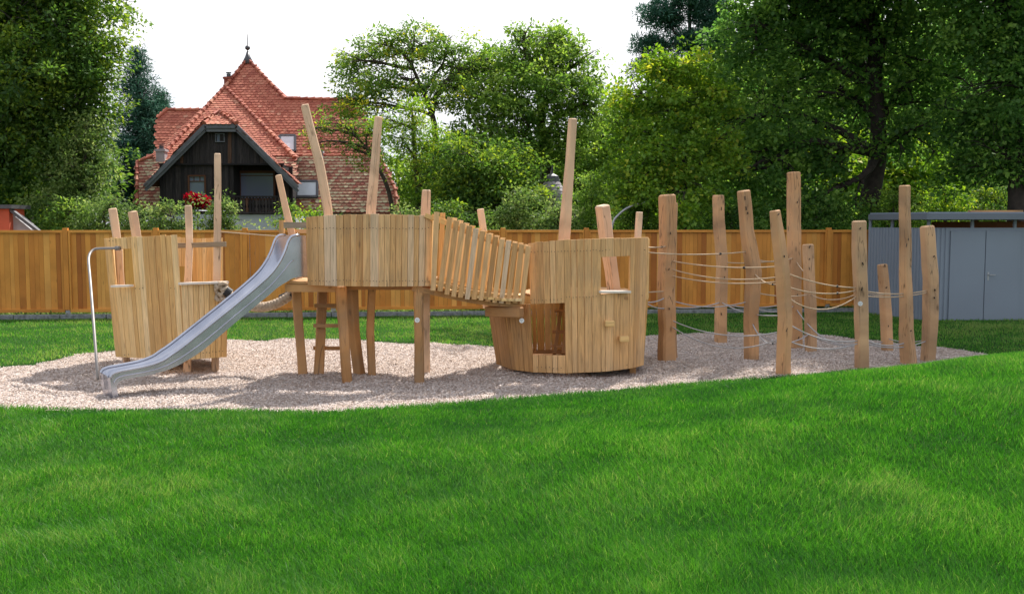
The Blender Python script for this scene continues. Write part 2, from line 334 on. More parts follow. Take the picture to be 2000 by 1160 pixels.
def wall(mb, st, n, openings=(), th=.032, gap=.006, jit=.004, tints=None):
    """planked wall. st: [(s, pxT, pyT, pxB, pyB, Y)] -> boards from bottom to top; openings [(s0,s1,v0,v1)]"""
    ss = [a[0] for a in st]
    def at(s):
        s = min(max(s, ss[0]), ss[-1]); i = max(j for j in range(len(ss)) if ss[j] <= s + 1e-9); i = min(i, len(ss) - 2)
        u = (s - ss[i]) / (ss[i + 1] - ss[i]); A = [lerp(st[i][k], st[i + 1][k], u) for k in range(1, len(st[i]))]
        YB = A[5] if len(A) > 5 else A[4]
        return P(A[0], A[1], A[4]), P(A[2], A[3], YB)
    cuts = [ss[0] + (ss[-1] - ss[0]) * k / n for k in range(n + 1)]
    cuts = [c + (random.uniform(-.14, .14) * (ss[-1] - ss[0]) / n if 0 < i < n else 0) for i, c in enumerate(cuts)]
    for o in openings:
        for e in o[:2]:
            j = min(range(len(cuts)), key=lambda q: abs(cuts[q] - e)); cuts[j] = e
    for i in range(n):
        s0, s1 = cuts[i], cuts[i + 1]; t0, b0 = at(s0); t1, b1 = at(s1); mid = (s0 + s1) / 2
        tang = (t1 - t0); nrm = Vector((-tang.y, tang.x, 0)).normalized()   # points away from camera for left-to-right walls
        g = tang.normalized() * gap / 2; b0 = b0 + g; t0 = t0 + g; t1 = t1 - g; b1 = b1 - g
        jo = nrm * random.uniform(-jit, jit); jt = Vector((0, 0, random.uniform(-.006, .006)))
        spans = [(0, 1)]
        for (a, b_, v0, v1) in openings:
            if a - 1e-6 <= mid <= b_ + 1e-6:
                new = []
                for (c, d) in spans:
                    if v0 > c: new.append((c, min(v0, d)))
                    if v1 < d: new.append((max(v1, c), d))
                spans = new
        t = random.random() if tints is None else random.choice(tints)
        for (v0, v1) in spans:
            if v1 - v0 < .01: continue
            def at2(v): return [b0.lerp(t0, v) + jo, b1.lerp(t1, v) + jo, b1.lerp(t1, v) + nrm * th + jo, b0.lerp(t0, v) + nrm * th + jo]
            hi = at2(v1)
            if v1 > .99: hi = [p + jt for p in hi]
            mb.hexa(at2(v0) + hi, t)
def dots(mb, pts, r=.006, y=-.006):
    for p in pts:
        p = Vector(p); mb.tube([p + Vector((0, y, 0)), p + Vector((0, .004, 0))], r, 5)

# ------------------------------------------------------------------ ground
FRONT = [(-700, 790), (-300, 797), (0, 801), (300, 805), (640, 808), (900, 792), (1200, 767), (1400, 750), (1530, 741), (1700, 728), (1850, 717), (1950, 706)]
BACK = [(1985, 700), (1900, 690), (1830, 680), (1700, 664), (1600, 656), (1400, 652), (1300, 655), (1262, 658), (1100, 672), (960, 678), (860, 674), (700, 664), (560, 664), (445, 667), (330, 672), (220, 684), (60, 711), (0, 716), (-300, 722), (-700, 724)]
GP = np.array([[G(a, b).x, G(a, b).y] for a, b in FRONT + BACK])
FE = np.array([[G(a, b).x, G(a, b).y] for a, b in FRONT])
def inside(x, y, poly=GP):
    r = np.zeros(x.shape, bool); n = len(poly); j = n - 1
    for i in range(n):
        xi, yi = poly[i]; xj, yj = poly[j]
        c = ((yi > y) != (yj > y)) & (x < (xj - xi) * (y - yi) / (yj - yi + 1e-12) + xi)
        r ^= c; j = i
    return r
def edge_dist(x, y, poly=GP):
    d = np.full(x.shape, 1e9); n = len(poly)
    for i in range(n):
        a = poly[i]; b = poly[(i + 1) % n]; ab = b - a; t = np.clip(((x - a[0]) * ab[0] + (y - a[1]) * ab[1]) / (ab @ ab), 0, 1)
        d = np.minimum(d, np.hypot(x - a[0] - t * ab[0], y - a[1] - t * ab[1]))
    return d
def vn(x, y, s, seed=0):
    """cheap smooth value noise"""
    x = x / s + seed * 17.3; y = y / s + seed * 9.1; xi = np.floor(x).astype(int); yi = np.floor(y).astype(int); fx = x - xi; fy = y - yi
    def h(a, b): return (np.sin(a * 127.1 + b * 311.7 + seed) * 43758.5453) % 1.0
    fx = fx * fx * (3 - 2 * fx); fy = fy * fy * (3 - 2 * fy)
    return (h(xi, yi) * (1 - fx) + h(xi + 1, yi) * fx) * (1 - fy) + (h(xi, yi + 1) * (1 - fx) + h(xi + 1, yi + 1) * fx) * fy
def hgt(x, y):
    """lawn height: flat at the back, a long low mound rising to the right in front"""
    ye = np.interp(x, FE[:, 0], FE[:, 1]); t = np.clip(ye - y, 0, None)
    amp = .66 * sstep(-2.2, 6.4, x) + .04
    m = amp * (sstep(-.3, 3.9, t) - .5 * sstep(-1, 4, x) * sstep(3.7, 8.5, t))
    u = (vn(x * .8 + y * .6, y * .8 - x * .6, 1.9, 1) - .5) * .13 + (vn(x, y, .7, 2) - .5) * .03
    return .02 + m + u * sstep(0, .8, t) + 0 * x
def grav(x, y): return (vn(x, y, .55, 5) - .5) * .045 + (vn(x, y, 1.6, 6) - .5) * .05 + (vn(x, y, .22, 8) - .5) * .022

def grid(name, x0, x1, y0, y1, st, zf, mat, mask=None, kind='structure', smooth=True):
    xs = np.arange(x0, x1 + 1e-6, st); ys = np.arange(y0, y1 + 1e-6, st); X, Y = np.meshgrid(xs, ys); Z = zf(X, Y)
    nx, ny = len(xs), len(ys); V = np.stack([X.ravel(), Y.ravel(), Z.ravel()], 1)
    i, j = np.meshgrid(np.arange(nx - 1), np.arange(ny - 1)); a = (j * nx + i).ravel()
    q = np.stack([a, a + 1, a + 1 + nx, a + nx], 1)
    if mask is not None:
        cx = V[q].mean(1); q = q[mask(cx[:, 0], cx[:, 1])]
    o = np_mesh(name, V, q.ravel(), np.arange(len(q)) * 4, mat, np.full(len(q), .5), smooth=smooth); tag(o, kind=kind); return o
def lawn_z(X, Y):
    z = hgt(X, Y); ins = inside(X, Y); d = edge_dist(X, Y)
    return np.where(ins, .0 - np.clip(d * 1.2, 0, .16), z - .02 + .02 * np.clip(d / .2, 0, 1))
grid('lawn', -17, 17, 1.0, 24.6, .13, lawn_z, M['soil'])
grid('wood_chip_bed', GP[:, 0].min() - .1, GP[:, 0].max() + .1, GP[:, 1].min() - .1, GP[:, 1].max() + .1, .07, grav, M['gravel'], mask=lambda x, y: inside(x, y) | (edge_dist(x, y) < .12))
mb = MB()
mb.poly([(-900, -200, -.22), (900, -200, -.22), (900, 900, -.22), (-900, 900, -.22)]); tag(mb.build('ground', M['soil']), kind='structure')
mb = MB(); mb.poly([(-60, 24.4, -.02), (60, 24.4, -.02), (60, 120, -.02), (-60, 120, -.02)]); mb.poly([(-80, -60, -.03), (-16.9, -60, -.03), (-16.9, 120, -.03), (-80, 120, -.03)]); mb.poly([(16.9, -60, -.03), (80, -60, -.03), (80, 120, -.03), (16.9, 120, -.03)])
tag(mb.build('garden_ground', M['soil']), kind='structure')

rng = np.random.default_rng(3)
def blades(name, xy, hmin, hmax, wbase, zf, label, lean=.5, tshift=0):
    n = len(xy); x, y = xy[:, 0], xy[:, 1]; z = zf(x, y) - .01
    pat = vn(x, y, .9, 11) * .5 + vn(x, y, .28, 12) * .5 + .35 * (vn(x * .35 + y * .15, y - x * .25, .8, 15) - .5)
    hh = rng.uniform(hmin, hmax, n) * (.6 + .8 * pat) * np.where(y < 9, 1 + (9 - y) * .07, 1)
    ww = wbase(y) * rng.uniform(.7, 1.25, n)
    yaw = rng.uniform(0, 2 * np.pi, n); combed = vn(x, y, 1.3, 21) * 2 * np.pi * 1.2
    ld = np.where(rng.random(n) < .45, combed + rng.normal(0, .8, n), rng.uniform(0, 2 * np.pi, n)); la = np.abs(rng.normal(lean, .3, n)) * hh
    cx, sx = np.cos(yaw) * ww / 2, np.sin(yaw) * ww / 2; lx, ly = np.cos(ld) * la, np.sin(ld) * la
    V = np.empty((n, 5, 3), np.float32)
    V[:, 0] = np.stack([x - cx, y - sx, z], 1); V[:, 1] = np.stack([x + cx, y + sx, z], 1)
    V[:, 2] = np.stack([x - cx * .8 + lx * .35, y - sx * .8 + ly * .35, z + hh * .6], 1); V[:, 3] = np.stack([x + cx * .8 + lx * .35, y + sx * .8 + ly * .35, z + hh * .6], 1)
    V[:, 4] = np.stack([x + lx, y + ly, z + hh * .98], 1)
    base = (np.arange(n) * 5)[:, None]; loops = (base + np.array([0, 1, 3, 2, 2, 3, 4])).ravel()
    starts = ((np.arange(n) * 7)[:, None] + np.array([0, 4])).ravel()
    t = np.clip(rng.normal(.45, .22, n) + (pat - .5) * .7 + .25 * (vn(x, y, 2.6, 51) - .5) + tshift, 0, 1); dry = rng.random(n) < .008 + .02 * (vn(x, y, .5, 31) > .8); t[dry] = 1
    o = np_mesh(name, V.reshape(-1, 3), loops, starts, M['grass'], np.repeat(t, 2)); return tag(o, label, 'grass', kind='stuff')
def scatter(n, y0, y1, p, margin=1.2, slope=.54):
    """random points, density falling with distance ~ y^-p"""
    u = rng.random(n * 3); e = 2 - p
    y = (y0 ** e + u * (y1 ** e - y0 ** e)) ** (1 / e); x = (rng.random(n * 3) * 2 - 1) * (slope * y + margin)
    return np.stack([x, y], 1)[:n * 3]
pts = scatter(240000, 4.3, 15.0, 1.6)
keep = (~inside(pts[:, 0], pts[:, 1])) & (pts[:, 1] < np.interp(pts[:, 0], FE[:, 0], FE[:, 1]) + .2); pts = pts[keep]
blades('grass', pts, .035, .078, lambda y: .0036 * (y / 5.5) ** .9, hgt, 'long soft green grass of the lawn sloping up in front of the playground', lean=.52)
# back lawn
n = 210000; pb = np.stack([rng.uniform(-13.5, 13.5, n), rng.uniform(13.2, 24.2, n)], 1)
keep = (~inside(pb[:, 0], pb[:, 1])) & (pb[:, 1] > np.interp(pb[:, 0], FE[:, 0], FE[:, 1]) + .2) & (np.abs(pb[:, 0]) < .54 * pb[:, 1] + 1.2); pb = pb[keep]

# kerb line and fence line
FA, FB = P(130, 500, 22.8), P(1618, 500, 24.5); fd = Vector((FB.x - FA.x, FB.y - FA.y, 0)).normalized(); fn = Vector((-fd.y, fd.x, 0))
def fl(s, off=0): v = Vector((FA.x, FA.y, 0)) + fd * s + fn * off; return v
kside = (pb[:, 0] - FA.x) * fn.x + (pb[:, 1] - FA.y) * fn.y
pb = pb[kside < -.66]
blades('grass', pb, .03, .06, lambda y: .012 + 0 * y, hgt, 'short even turf between the wood chips and the fence', lean=.4, tshift=.30)  # tint raised so the back turf looks sunlit
kb = MB()
for k in range(-6, 24):
    a = fl(k * 1.0 + .008, -.5); b = fl(k * 1.0 + .992, -.5); kb.beam(a + Vector((0, 0, .02)), b + Vector((0, 0, .02)), .12, .20)
tag(kb.build('kerb', M['stone'], bevel=.01), kind='structure')

# wood chips
n = 560000; y = 4192 / rng.uniform(262 - 30, 375, n) ; y = rng.uniform(GP[:, 1].min(), GP[:, 1].max(), n); y = GP[:, 1].min() + (y - GP[:, 1].min()) ** 1.0
x = rng.uniform(-9.5, 9.5, n); keep = inside(x, y) | (edge_dist(x, y) < .10 * rng.random(n) ** 2); x, y = x[keep], y[keep]; n = len(x)
z = grav(x, y) + rng.uniform(0, .016, n); l = rng.uniform(.006, .019, n); wd = rng.uniform(.003, .007, n); yaw = rng.uniform(0, 2 * np.pi, n); pi_ = rng.normal(0, .35, n); ro = rng.normal(0, .5, n)
ax = np.stack([np.cos(yaw) * np.cos(pi_), np.sin(yaw) * np.cos(pi_), np.sin(pi_)], 1) * l[:, None]
bx = np.stack([-np.sin(yaw) * np.cos(ro), np.cos(yaw) * np.cos(ro), np.sin(ro)], 1) * wd[:, None]
c = np.stack([x, y, z + .006], 1); V = np.stack([c - ax - bx, c + ax - bx * .6, c + ax * .9 + bx, c - ax * .9 + bx * .7], 1)
t = np.clip(rng.normal(.58, .25, n), 0, 1)
tag(np_mesh('wood_chips', V.reshape(-1, 3), np.arange(n * 4), np.arange(n) * 4, M['chip'], t), 'pale pinkish wood chips filling the playground bed', 'wood chips', kind='stuff')

# ------------------------------------------------------------------ fence
fe = empty('fence', fl(-2), 'tall orange cedar board fence with square posts running behind the playground', 'fence')
ZB, ZT = .13, 2.0
for k in range(-2, 11):
    ps = MB(); b = fl(k * 2.0, 0); q = []
    hw = .055
    for zz in (.18, 2.05): q += [b - fd * hw - fn * .07 + Vector((0, 0, zz)), b + fd * hw - fn * .07 + Vector((0, 0, zz)), b + fd * hw + fn * .05 + Vector((0, 0, zz)), b - fd * hw + fn * .05 + Vector((0, 0, zz))]
    ps.hexa(q, random.uniform(.4, .7)); p_ = ps.build('post', M['fence'], fe, bevel=.006)
    ft = MB(); ft.beam(b + Vector((0, 0, -.15)), b + Vector((0, 0, .30)), .075, .10, up=fd); ft.beam(b + Vector((0, 0, -.06)) - fd * .09, b + Vector((0, 0, -.06)) + fd * .09, .18, .03); ft.build('post_foot', M['galv'], fe)
    if k == 10: continue
    pn = MB(); s = k * 2.0 + .06; e = k * 2.0 + 1.94; cs = s + .045
    rail = random.uniform(.4, .8)
    for zz, hh in ((ZT - .03, .06), (ZB + .035, .07)):
        pn.beam(fl(s, -.02) + Vector((0, 0, zz)), fl(e, -.02) + Vector((0, 0, zz)), .07, hh, t=rail)
    for ss_ in (s + .02, e - .02): pn.beam(fl(ss_, -.02) + Vector((0, 0, ZB + .07)), fl(ss_, -.02) + Vector((0, 0, ZT - .06)), .04, .07, up=fn, t=rail)
    pn.build('panel_frame', M['fence'], fe, bevel=.004)
    bd = MB()
    while cs < e - .05:
        wdt = random.choice([.09, .10, .12, .12, .14]); wdt = min(wdt, e - .042 - cs)
        t_ = min(1, max(0, random.gauss(.5, .3))); jo = random.uniform(-.003, .003)
        a = fl(cs + .002, jo); b2 = fl(cs + wdt - .002, jo); q = []
        for zz in (ZB + .06, ZT - .055): q += [a + Vector((0, 0, zz)), b2 + Vector((0, 0, zz)), b2 + fn * .02 + Vector((0, 0, zz)), a + fn * .02 + Vector((0, 0, zz))]
        bd.hexa(q, t_); cs += wdt
    bd.build('boards', M['fence'], fe)

# ------------------------------------------------------------------ left play tower
t1 = empty('play_tower', G(330, 712), 'left play tower of pale vertical planks with a cut-out window, behind the metal slide', 'play tower')
mb = MB()
wall(mb, [(0, 203, 466, 228, 697, 14.6), (.5, 272, 462, 290, 700, 14.2), (1, 344, 459, 360, 703, 14.05)], 13, openings=[(.09, .37, .605, .905)])
wall(mb, [(0, 354, 556, 361, 703, 14.05), (1, 444, 553, 442, 697, 14.45)], 8)
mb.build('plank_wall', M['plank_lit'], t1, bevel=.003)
mb = MB()
wall(mb, [(0, 236, 466, 242, 678, 16.0), (.5, 219, 466, 232, 685, 15.3), (1, 203, 466, 226, 697, 14.62)], 9)
wall(mb, [(0, 242, 560, 246, 672, 16.0), (1, 376, 556, 380, 672, 16.1)], 10)
wall(mb, [(0, 374, 466, 378, 672, 16.1), (1, 433, 464, 434, 674, 15.8)], 6)
wall(mb, [(0, 445, 553, 443, 697, 14.47), (1, 434, 553, 433, 676, 15.8)], 9)
wall(mb, [(0, 344, 464, 346, 520, 15.9), (1, 362, 464, 362, 520, 16.0)], 2)
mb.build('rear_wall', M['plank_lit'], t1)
mb = MB(); a = P(349, 556, 14.0); b = P(444, 553, 14.4); mb.beam(a + Vector((0, .02, .012)), b + Vector((0, .02, .012)), .09, .03); mb.build('ledge', M['sill'], t1); mb = MB()
a = P(221, 559, 14.42); b = P(256, 558, 14.25); mb.beam(a + Vector((0, .0, .0)), b, .09, .03); mb.build('window_sill', M['sill'], t1)
mb = MB(); mb.beam(P(347, 480, 14.95), P(441, 477, 14.62), .035, .075); mb.build('rail', M['greyboard'], t1, bevel=.004)
mb = MB(); mb.box(P(246, 690, 15).x, P(418, 690, 15).x, 14.62, 15.7, .38, .43, axis='x'); mb.box(P(246, 690, 15).x, P(418, 690, 15).x, 14.7, 14.8, .28, .377, axis='x'); mb.build('floor', M['leg'], t1)
for st_, Yb, Yt, ro in [([(248, 713, 15), (236, 557, 15), (231, 490, 17), (219, 407, 17)], 15.15, 15.1, .5), ([(290, 690, 16), (270, 480, 17), (258, 413, 17)], 15.9, 15.9, .9),
                    ([(365, 727, 17), (366, 553, 16), (370, 480, 15), (368, 402, 15)], 14.62, 14.95, .25), ([(420, 722, 17), (423, 553, 17), (426, 420, 16), (425, 300, 14)], 14.72, 14.75, .3)]:
    mb = MB(); post_mesh(mb, pxpath(st_, Yb, Yt), rot=ro); mb.build('post', M['mast'], t1)
nl = MB()
def row(x0, y0, x1, y1, Y0, Y1, n, off=.012):
    out_ = []
    for i in range(n):
        u = (i + .5) / n + random.uniform(-.1, .1) / n; out_.append(P(lerp(x0, x1, u), lerp(y0, y1, u) + random.uniform(-1.2, 1.2), lerp(Y0, Y1, u)) - Vector((0, off, 0)))
    return out_
dots(nl, row(262, 563, 345, 563, 14.27, 14.08, 12) + row(210, 470, 340, 466, 14.55, 14.08, 18) + row(240, 692, 355, 696, 14.5, 14.08, 16) + row(364, 690, 438, 686, 14.07, 14.42, 12)); nl.build('screw_pattern', M['rubber'], t1)

# ------------------------------------------------------------------ platform tower
t2 = empty('play_platform', G(715, 745), 'raised middle play platform with curved plank guard standing on crooked timber legs', 'play platform')
mb = MB()
wall(mb, [(0, 597, 424, 600, 557, 13.55), (.25, 655, 420, 657, 559, 13.3), (.6, 752, 418, 751, 560, 13.22), (1, 843, 422, 841, 559, 13.5)], 20)
mb.build('plank_wall', M['plank'], t2, bevel=.003)
mb = MB()
wall(mb, [(0, 845, 421, 841, 559, 13.5), (1, 850, 423, 846, 556, 13.85)], 3)
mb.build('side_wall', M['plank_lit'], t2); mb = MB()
wall(mb, [(0, 632, 430, 633, 548, 15.0), (1, 838, 430, 838, 548, 15.0)], 15, openings=[(.1, .38, .2, 1)])
mb.build('rear_wall', M['plank_lit'], t2)
mb = MB(); zf = P(700, 559, 13.3).z
x0, x1 = P(600, 555, 13.6).x, P(842, 555, 13.6).x
k = 13.6
while k < 14.95: mb.box(x0, x1, k, k + .13, zf + .01, zf + .045, axis='x'); k += .136
mb.box(P(565, 550, 13.9).x, x0 + .5, 13.62, 13.74, zf - .10, zf + .005, axis='x'); mb.box(P(566, 550, 13.9).x, x0 + .5, 14.4, 14.52, zf - .10, zf + .005, axis='x')
mb.box(P(568, 543, 13.7).x, x0 - .01, 13.6, 14.55, zf + .012, zf + .05, axis='x')
mb.box(P(640, 550, 13.9).x, P(838, 550, 13.6).x, 13.75, 13.86, zf - .08, zf + .006, axis='x'); mb.box(P(640, 550, 13.9).x, P(838, 550, 13.6).x, 14.7, 14.8, zf - .08, zf + .006, axis='x')
mb.build('deck', M['leg'], t2, bevel=.004)
for st_, Yb, Yt, ro, mt in [
    ([(592, 735, 20), (585, 650, 19), (578, 556, 19)], 14.05, 14.0, .35, 'leg'),
    ([(622, 733, 23), (626, 650, 22), (630, 556, 21)], 14.1, 14.6, .3, 'leg'),
    ([(679, 748, 20), (671, 640, 20), (666, 559, 22)], 13.45, 13.6, .5, 'leg'),
    ([(702, 735, 22), (692, 650, 22), (686, 556, 25)], 14.05, 13.9, 1.0, 'leg'),
    ([(727, 738, 17), (723, 650, 17), (727, 556, 16)], 13.9, 13.9, .3, 'leg'),
    ([(819, 748, 21), (818, 650, 20), (818, 559, 20)], 13.45, 13.55, .25, 'leg'),
    ([(646, 556, 20), (641, 415, 19), (625, 320, 19), (595, 205, 17)], 13.72, 13.8, .35, 'post'),
    ([(722, 556, 17), (725, 415, 18), (732, 320, 17), (739, 228, 14)], 13.9, 13.9, .9, 'post'),
    ([(830, 740, 20), (830, 556, 20), (830, 450, 20), (833, 371, 17)], 14.4, 14.4, .35, 'post'),
    ([(584, 545, 15), (571, 462, 14), (556, 400, 13), (544, 342, 12)], 14.35, 14.35, .5, 'post')]:
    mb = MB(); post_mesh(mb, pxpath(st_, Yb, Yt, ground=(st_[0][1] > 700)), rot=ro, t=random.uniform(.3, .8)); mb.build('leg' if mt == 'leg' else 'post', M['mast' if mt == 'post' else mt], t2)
for py, xa, xb in ((597, 614, 668), (636, 612, 672), (680, 612, 676)):
    mb = MB(); mb.beam(P(xa, py, 14.25), P(xb, py, 14.3), .06, .05); mb.build('rung', M['leg'], t2)
mb = MB(); mb.beam(P(551, 472, 14.2), P(551, 430, 14.2), .07, .07, up=(0, 1, 0)); mb.build('rail_post', M['plank'], t2)
mb = MB(); mb.beam(P(555, 440, 14.1), P(640, 440, 13.95), .04, .085); mb.build('rail', M['greyboard'], t2)
mb = MB(); mb.beam(P(570, 452, 14.4), P(640, 451, 14.4), .04, .06); mb.build('rail', M['plank'], t2)
nl = MB(); dots(nl, row(603, 440, 840, 438, 13.55, 13.55, 2)); nl = MB()
for (xa, xb, Ya, Yb_) in ((600, 655, 13.54, 13.3), (655, 752, 13.3, 13.22), (752, 841, 13.22, 13.5)):
    nn = int((xb - xa) / 6.2); dots(nl, row(xa, 446, xb, 446, Ya, Yb_, nn, .018) + row(xa, 548, xb, 549, Ya, Yb_, nn, .018))
nl.build('screw_pattern', M['rubber'], t2)
def badge(parent, px, py, Y):
    mb = MB(); p = P(px, py, Y); mb.tube([p, p + Vector((0, -.012, 0))], .034, 16); b_ = mb.build('badge', M['white'], parent)
    mb = MB()
    for k in range(3):
        a_ = k * 2.1 + .5; c_ = p + Vector((.012 * math.cos(a_), -.013, .012 * math.sin(a_))); mb.tube([c_, c_ + Vector((0, -.002, 0))], .006, 6)
    mb.build('badge_mark', M['galv'], b_)
badge(t2, 815, 625, 13.36)

# ------------------------------------------------------------------ slat bridge
br = empty('slat_bridge', G(935, 745), 'sloping timber bridge with slanted slat sides between the middle platform and the right tower', 'bridge')
TOPL = [(828, 404), (868, 420), (909, 438), (953, 456), (981, 467), (1031, 481)]; BOTL = [(846, 566), (878, 576), (905, 582), (932, 587), (953, 589), (981, 592), (1019, 592)]
def pl(Lst, u):
    x = lerp(Lst[0][0], Lst[-1][0], u)
    return x, float(np.interp(x, [a[0] for a in Lst], [a[1] for a in Lst]))
for side, (Y0, Y1, mt) in enumerate(((13.42, 13.62, 'plank'), (14.6, 14.75, 'plank_lit'))):
    mb = MB(); off = Vector((0, 0, 0)); n = 14
    for i in range(n):
        u = i / (n - 1); xb, yb = pl(BOTL, u); xt = xb + lerp(20, 13, u) - (13 if i == 0 else 0); yt = float(np.interp(xt, [q[0] for q in TOPL], [q[1] for q in TOPL])); Yf = lerp(13.42, 13.62, u); Y = lerp(Y0, Y1, u)
        a, b = P(xb, yb + random.uniform(-1.5, 2), Yf), P(xt, yt + random.uniform(-.5, .5), Yf); a.y = b.y = Y
        mb.beam(a, b, .066 * random.uniform(.9, 1.08), .028, up=(0, 1, 0), t=random.random(), w2=.074)
    mb.build('balustrade', M[mt], br, bevel=.003)
    for (dv, hh) in ((.90, .06), (.10, .06)):
        prev = None; mb = MB()
        for k in range(9):
            u = k / 8; xt, yt = pl(TOPL, u); xb, yb = pl(BOTL, u); Yf = lerp(13.42, 13.62, u); p = P(lerp(xb, xt, dv), lerp(yb, yt, dv), Yf); p.y = lerp(Y0, Y1, u) + (.035 if side == 0 else -.035)
            if prev is not None: mb.beam(prev, p, .035, hh, t=.5)
            prev = p
        mb.build('handrail', M['plank_lit'], br)
    mb = MB(); prev = None
    for k in range(11):
        u = k / 10; x = lerp(805, 1019, u); yb = float(np.interp(x, [805, 850, 905, 953, 1019], [563, 572, 584, 592, 596])); Yf = lerp(13.5, 13.66, u); p = P(x, yb, Yf); p.y = lerp(Y0, Y1, u) + (.1 if side == 0 else -.1)
        if prev is not None: mb.beam(prev, p + (p - prev) * .02, .09, .075, t=.4)
        prev = p
    mb.build('stringer', M['leg'], br, bevel=.005)
mb = MB()
for k in range(13):
    u = (k + .5) / 13; xb, yb = pl(BOTL, u); p = P(xb, yb - 7, lerp(13.42, 13.62, u)); mb.beam((p.x, 13.52, p.z), (p.x, 14.62, p.z), .10, .035)
mb.build('deck', M['plank_lit'], br)
mb = MB(); post_mesh(mb, pxpath([(951, 602, 15), (950, 560, 15), (947, 480, 14), (938, 408, 13)], 14.9, 14.9, ground=False), rot=.4); mb.build('post', M['mast'], br)

# ------------------------------------------------------------------ right tower (ship hull)
t3 = empty('play_tower', G(1110, 735), 'right barrel-shaped plank play tower with a low doorway and a square window', 'play tower')
mb = MB()
wall(mb, [(0, 1031, 475, 1041, 727, 13.75), (.30, 1100, 469, 1104, 729, 13.6), (.63, 1180, 466, 1180, 726, 13.65), (.88, 1240, 464, 1235, 719, 13.95), (1, 1266, 464, 1258, 713, 14.3)], 17,
     openings=[(0, .305, .135, .53), (.605, .845, .585, .862)], tints=[.2, .35, .45, .55, .7])
mb.build('plank_wall', M['plank'], t3, bevel=.003)
mb = MB()
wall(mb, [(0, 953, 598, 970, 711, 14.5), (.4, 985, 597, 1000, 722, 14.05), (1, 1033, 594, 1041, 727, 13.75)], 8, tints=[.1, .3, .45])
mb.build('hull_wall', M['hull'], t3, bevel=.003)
mb = MB()
wall(mb, [(0, 1266, 585, 1257, 712, 14.32), (.4, 1262, 578, 1252, 694, 15.4), (1, 1210, 572, 1205, 686, 16.0)], 12)
wall(mb, [(0, 1212, 572, 1207, 686, 16.0), (1, 1010, 572, 1015, 686, 16.0)], 16)
wall(mb, [(0, 1012, 575, 1015, 688, 16.0), (.5, 965, 588, 978, 700, 15.3), (1, 953, 600, 970, 711, 14.52)], 10)
wall(mb, [(0, 1266, 464, 1266, 585, 14.32), (1, 1268, 466, 1267, 580, 14.75)], 4)
mb.build('rear_wall', M['plank_lit'], t3)
mb = MB()
pz = 1.10; Y = 13.85
while Y < 15.9:
    hw = .93 * math.sqrt(max(.1, 1 - ((Y - 14.85) / 1.25) ** 2)); cx = P(1145, 600, 14.8).x; mb.box(cx - hw * 1.0, cx + hw * .92, Y, Y + .122, pz, pz + .035, axis='x'); Y += .125
mb.build('deck', M['leg'], t3)
mb = MB(); Y = 13.9
while Y < 15.8:
    hw = .98 * math.sqrt(max(.1, 1 - ((Y - 14.85) / 1.3) ** 2)); cx = P(1112, 700, 14.8).x; mb.box(cx - hw, cx + hw, Y, Y + .12, .10, .135, axis='x'); Y += .125
mb.build('floor', M['leg'], t3)
mb = MB(); mb.beam(P(1171, 570, 13.63), P(1229, 570, 13.86), .10, .035, t=.9); mb.build('window_sill', M['sill'], t3, bevel=.004)
mb = MB(); mb.beam(P(951, 608, 13.9), P(1019, 610, 13.62), .12, .135, t=.3); mb.build('beam', M['leg'], t3, bevel=.012)
badge(t3, 1019, 626, 13.68)
for px, py, Y in ((1190, 631, 13.66), (1218, 661, 13.78)):
    mb = MB(); p = P(px, py, Y); mb.box(p.x - .065, p.x + .065, Y - .11, Y + .02, p.z - .04, p.z + .04, axis='x'); mb.build('foothold', M['plank_lit'], t3, bevel=.015)
for st_, Yb, Yt, ro, mt in [([(1099, 590, 22), (1102, 470, 22), (1107, 400, 20), (1112, 320, 17), (1118, 232, 16)], 14.1, 14.0, .5, 'post'),
                        ([(1212, 690, 24), (1200, 575, 24), (1185, 470, 26), (1176, 401, 27)], 15.5, 15.2, .5, 'post'),
                        ([(1243, 690, 14), (1246, 470, 13), (1249, 414, 13)], 14.9, 14.9, .3, 'post')]:
    mb = MB(); post_mesh(mb, pxpath(st_, Yb, Yt, ground=st_[0][1] > 600), rot=ro); mb.build('post', M['mast'], t3)
for px, py, Y in ((1111, 735, 13.95), (1235, 728, 14.3), (1010, 728, 14.4)):
    mb = MB(); p = P(px, py, Y); mb.box(p.x - .045, p.x + .045, Y - .05, Y + .05, -.1, .2); mb.build('foot', M['leg'], t3)
ld = MB(); ld.beam(P(1083, 692, 14.6), P(1098, 585, 14.9), .05, .09, up=(0, 1, 0)); ld.beam(P(1100, 692, 14.5), P(1112, 585, 14.8), .05, .09, up=(0, 1, 0)); lo = ld.build('ladder', M['leg'], t3)
for py in (607, 648, 676):
    mb = MB(); u = (692 - py) / 107; mb.beam(P(1076 + 10 * u, py, 14.6 + .3 * u), P(1112 + 8 * u, py, 14.5 + .3 * u), .05, .04); mb.build('rung', M['leg'], lo)
nl = MB()
for (xa, ya, xb, yb, Ya, Yb_, nn) in [(1034, 493, 1100, 490, 13.75, 13.6, 10), (1100, 490, 1180, 489, 13.6, 13.65, 13), (1180, 489, 1262, 488, 13.65, 14.25, 12), (1034, 586, 1100, 584, 13.75, 13.6, 9), (1103, 580, 1168, 579, 13.6, 13.64, 10), (1178, 578, 1258, 576, 13.66, 14.2, 9), (1045, 716, 1100, 719, 13.75, 13.6, 7), (1104, 719, 1230, 712, 13.62, 13.9, 12)]:
    dots(nl, row(xa, ya, xb, yb, Ya, Yb_, nn, .02))
nl.build('screw_pattern', M['rubber'], t3)

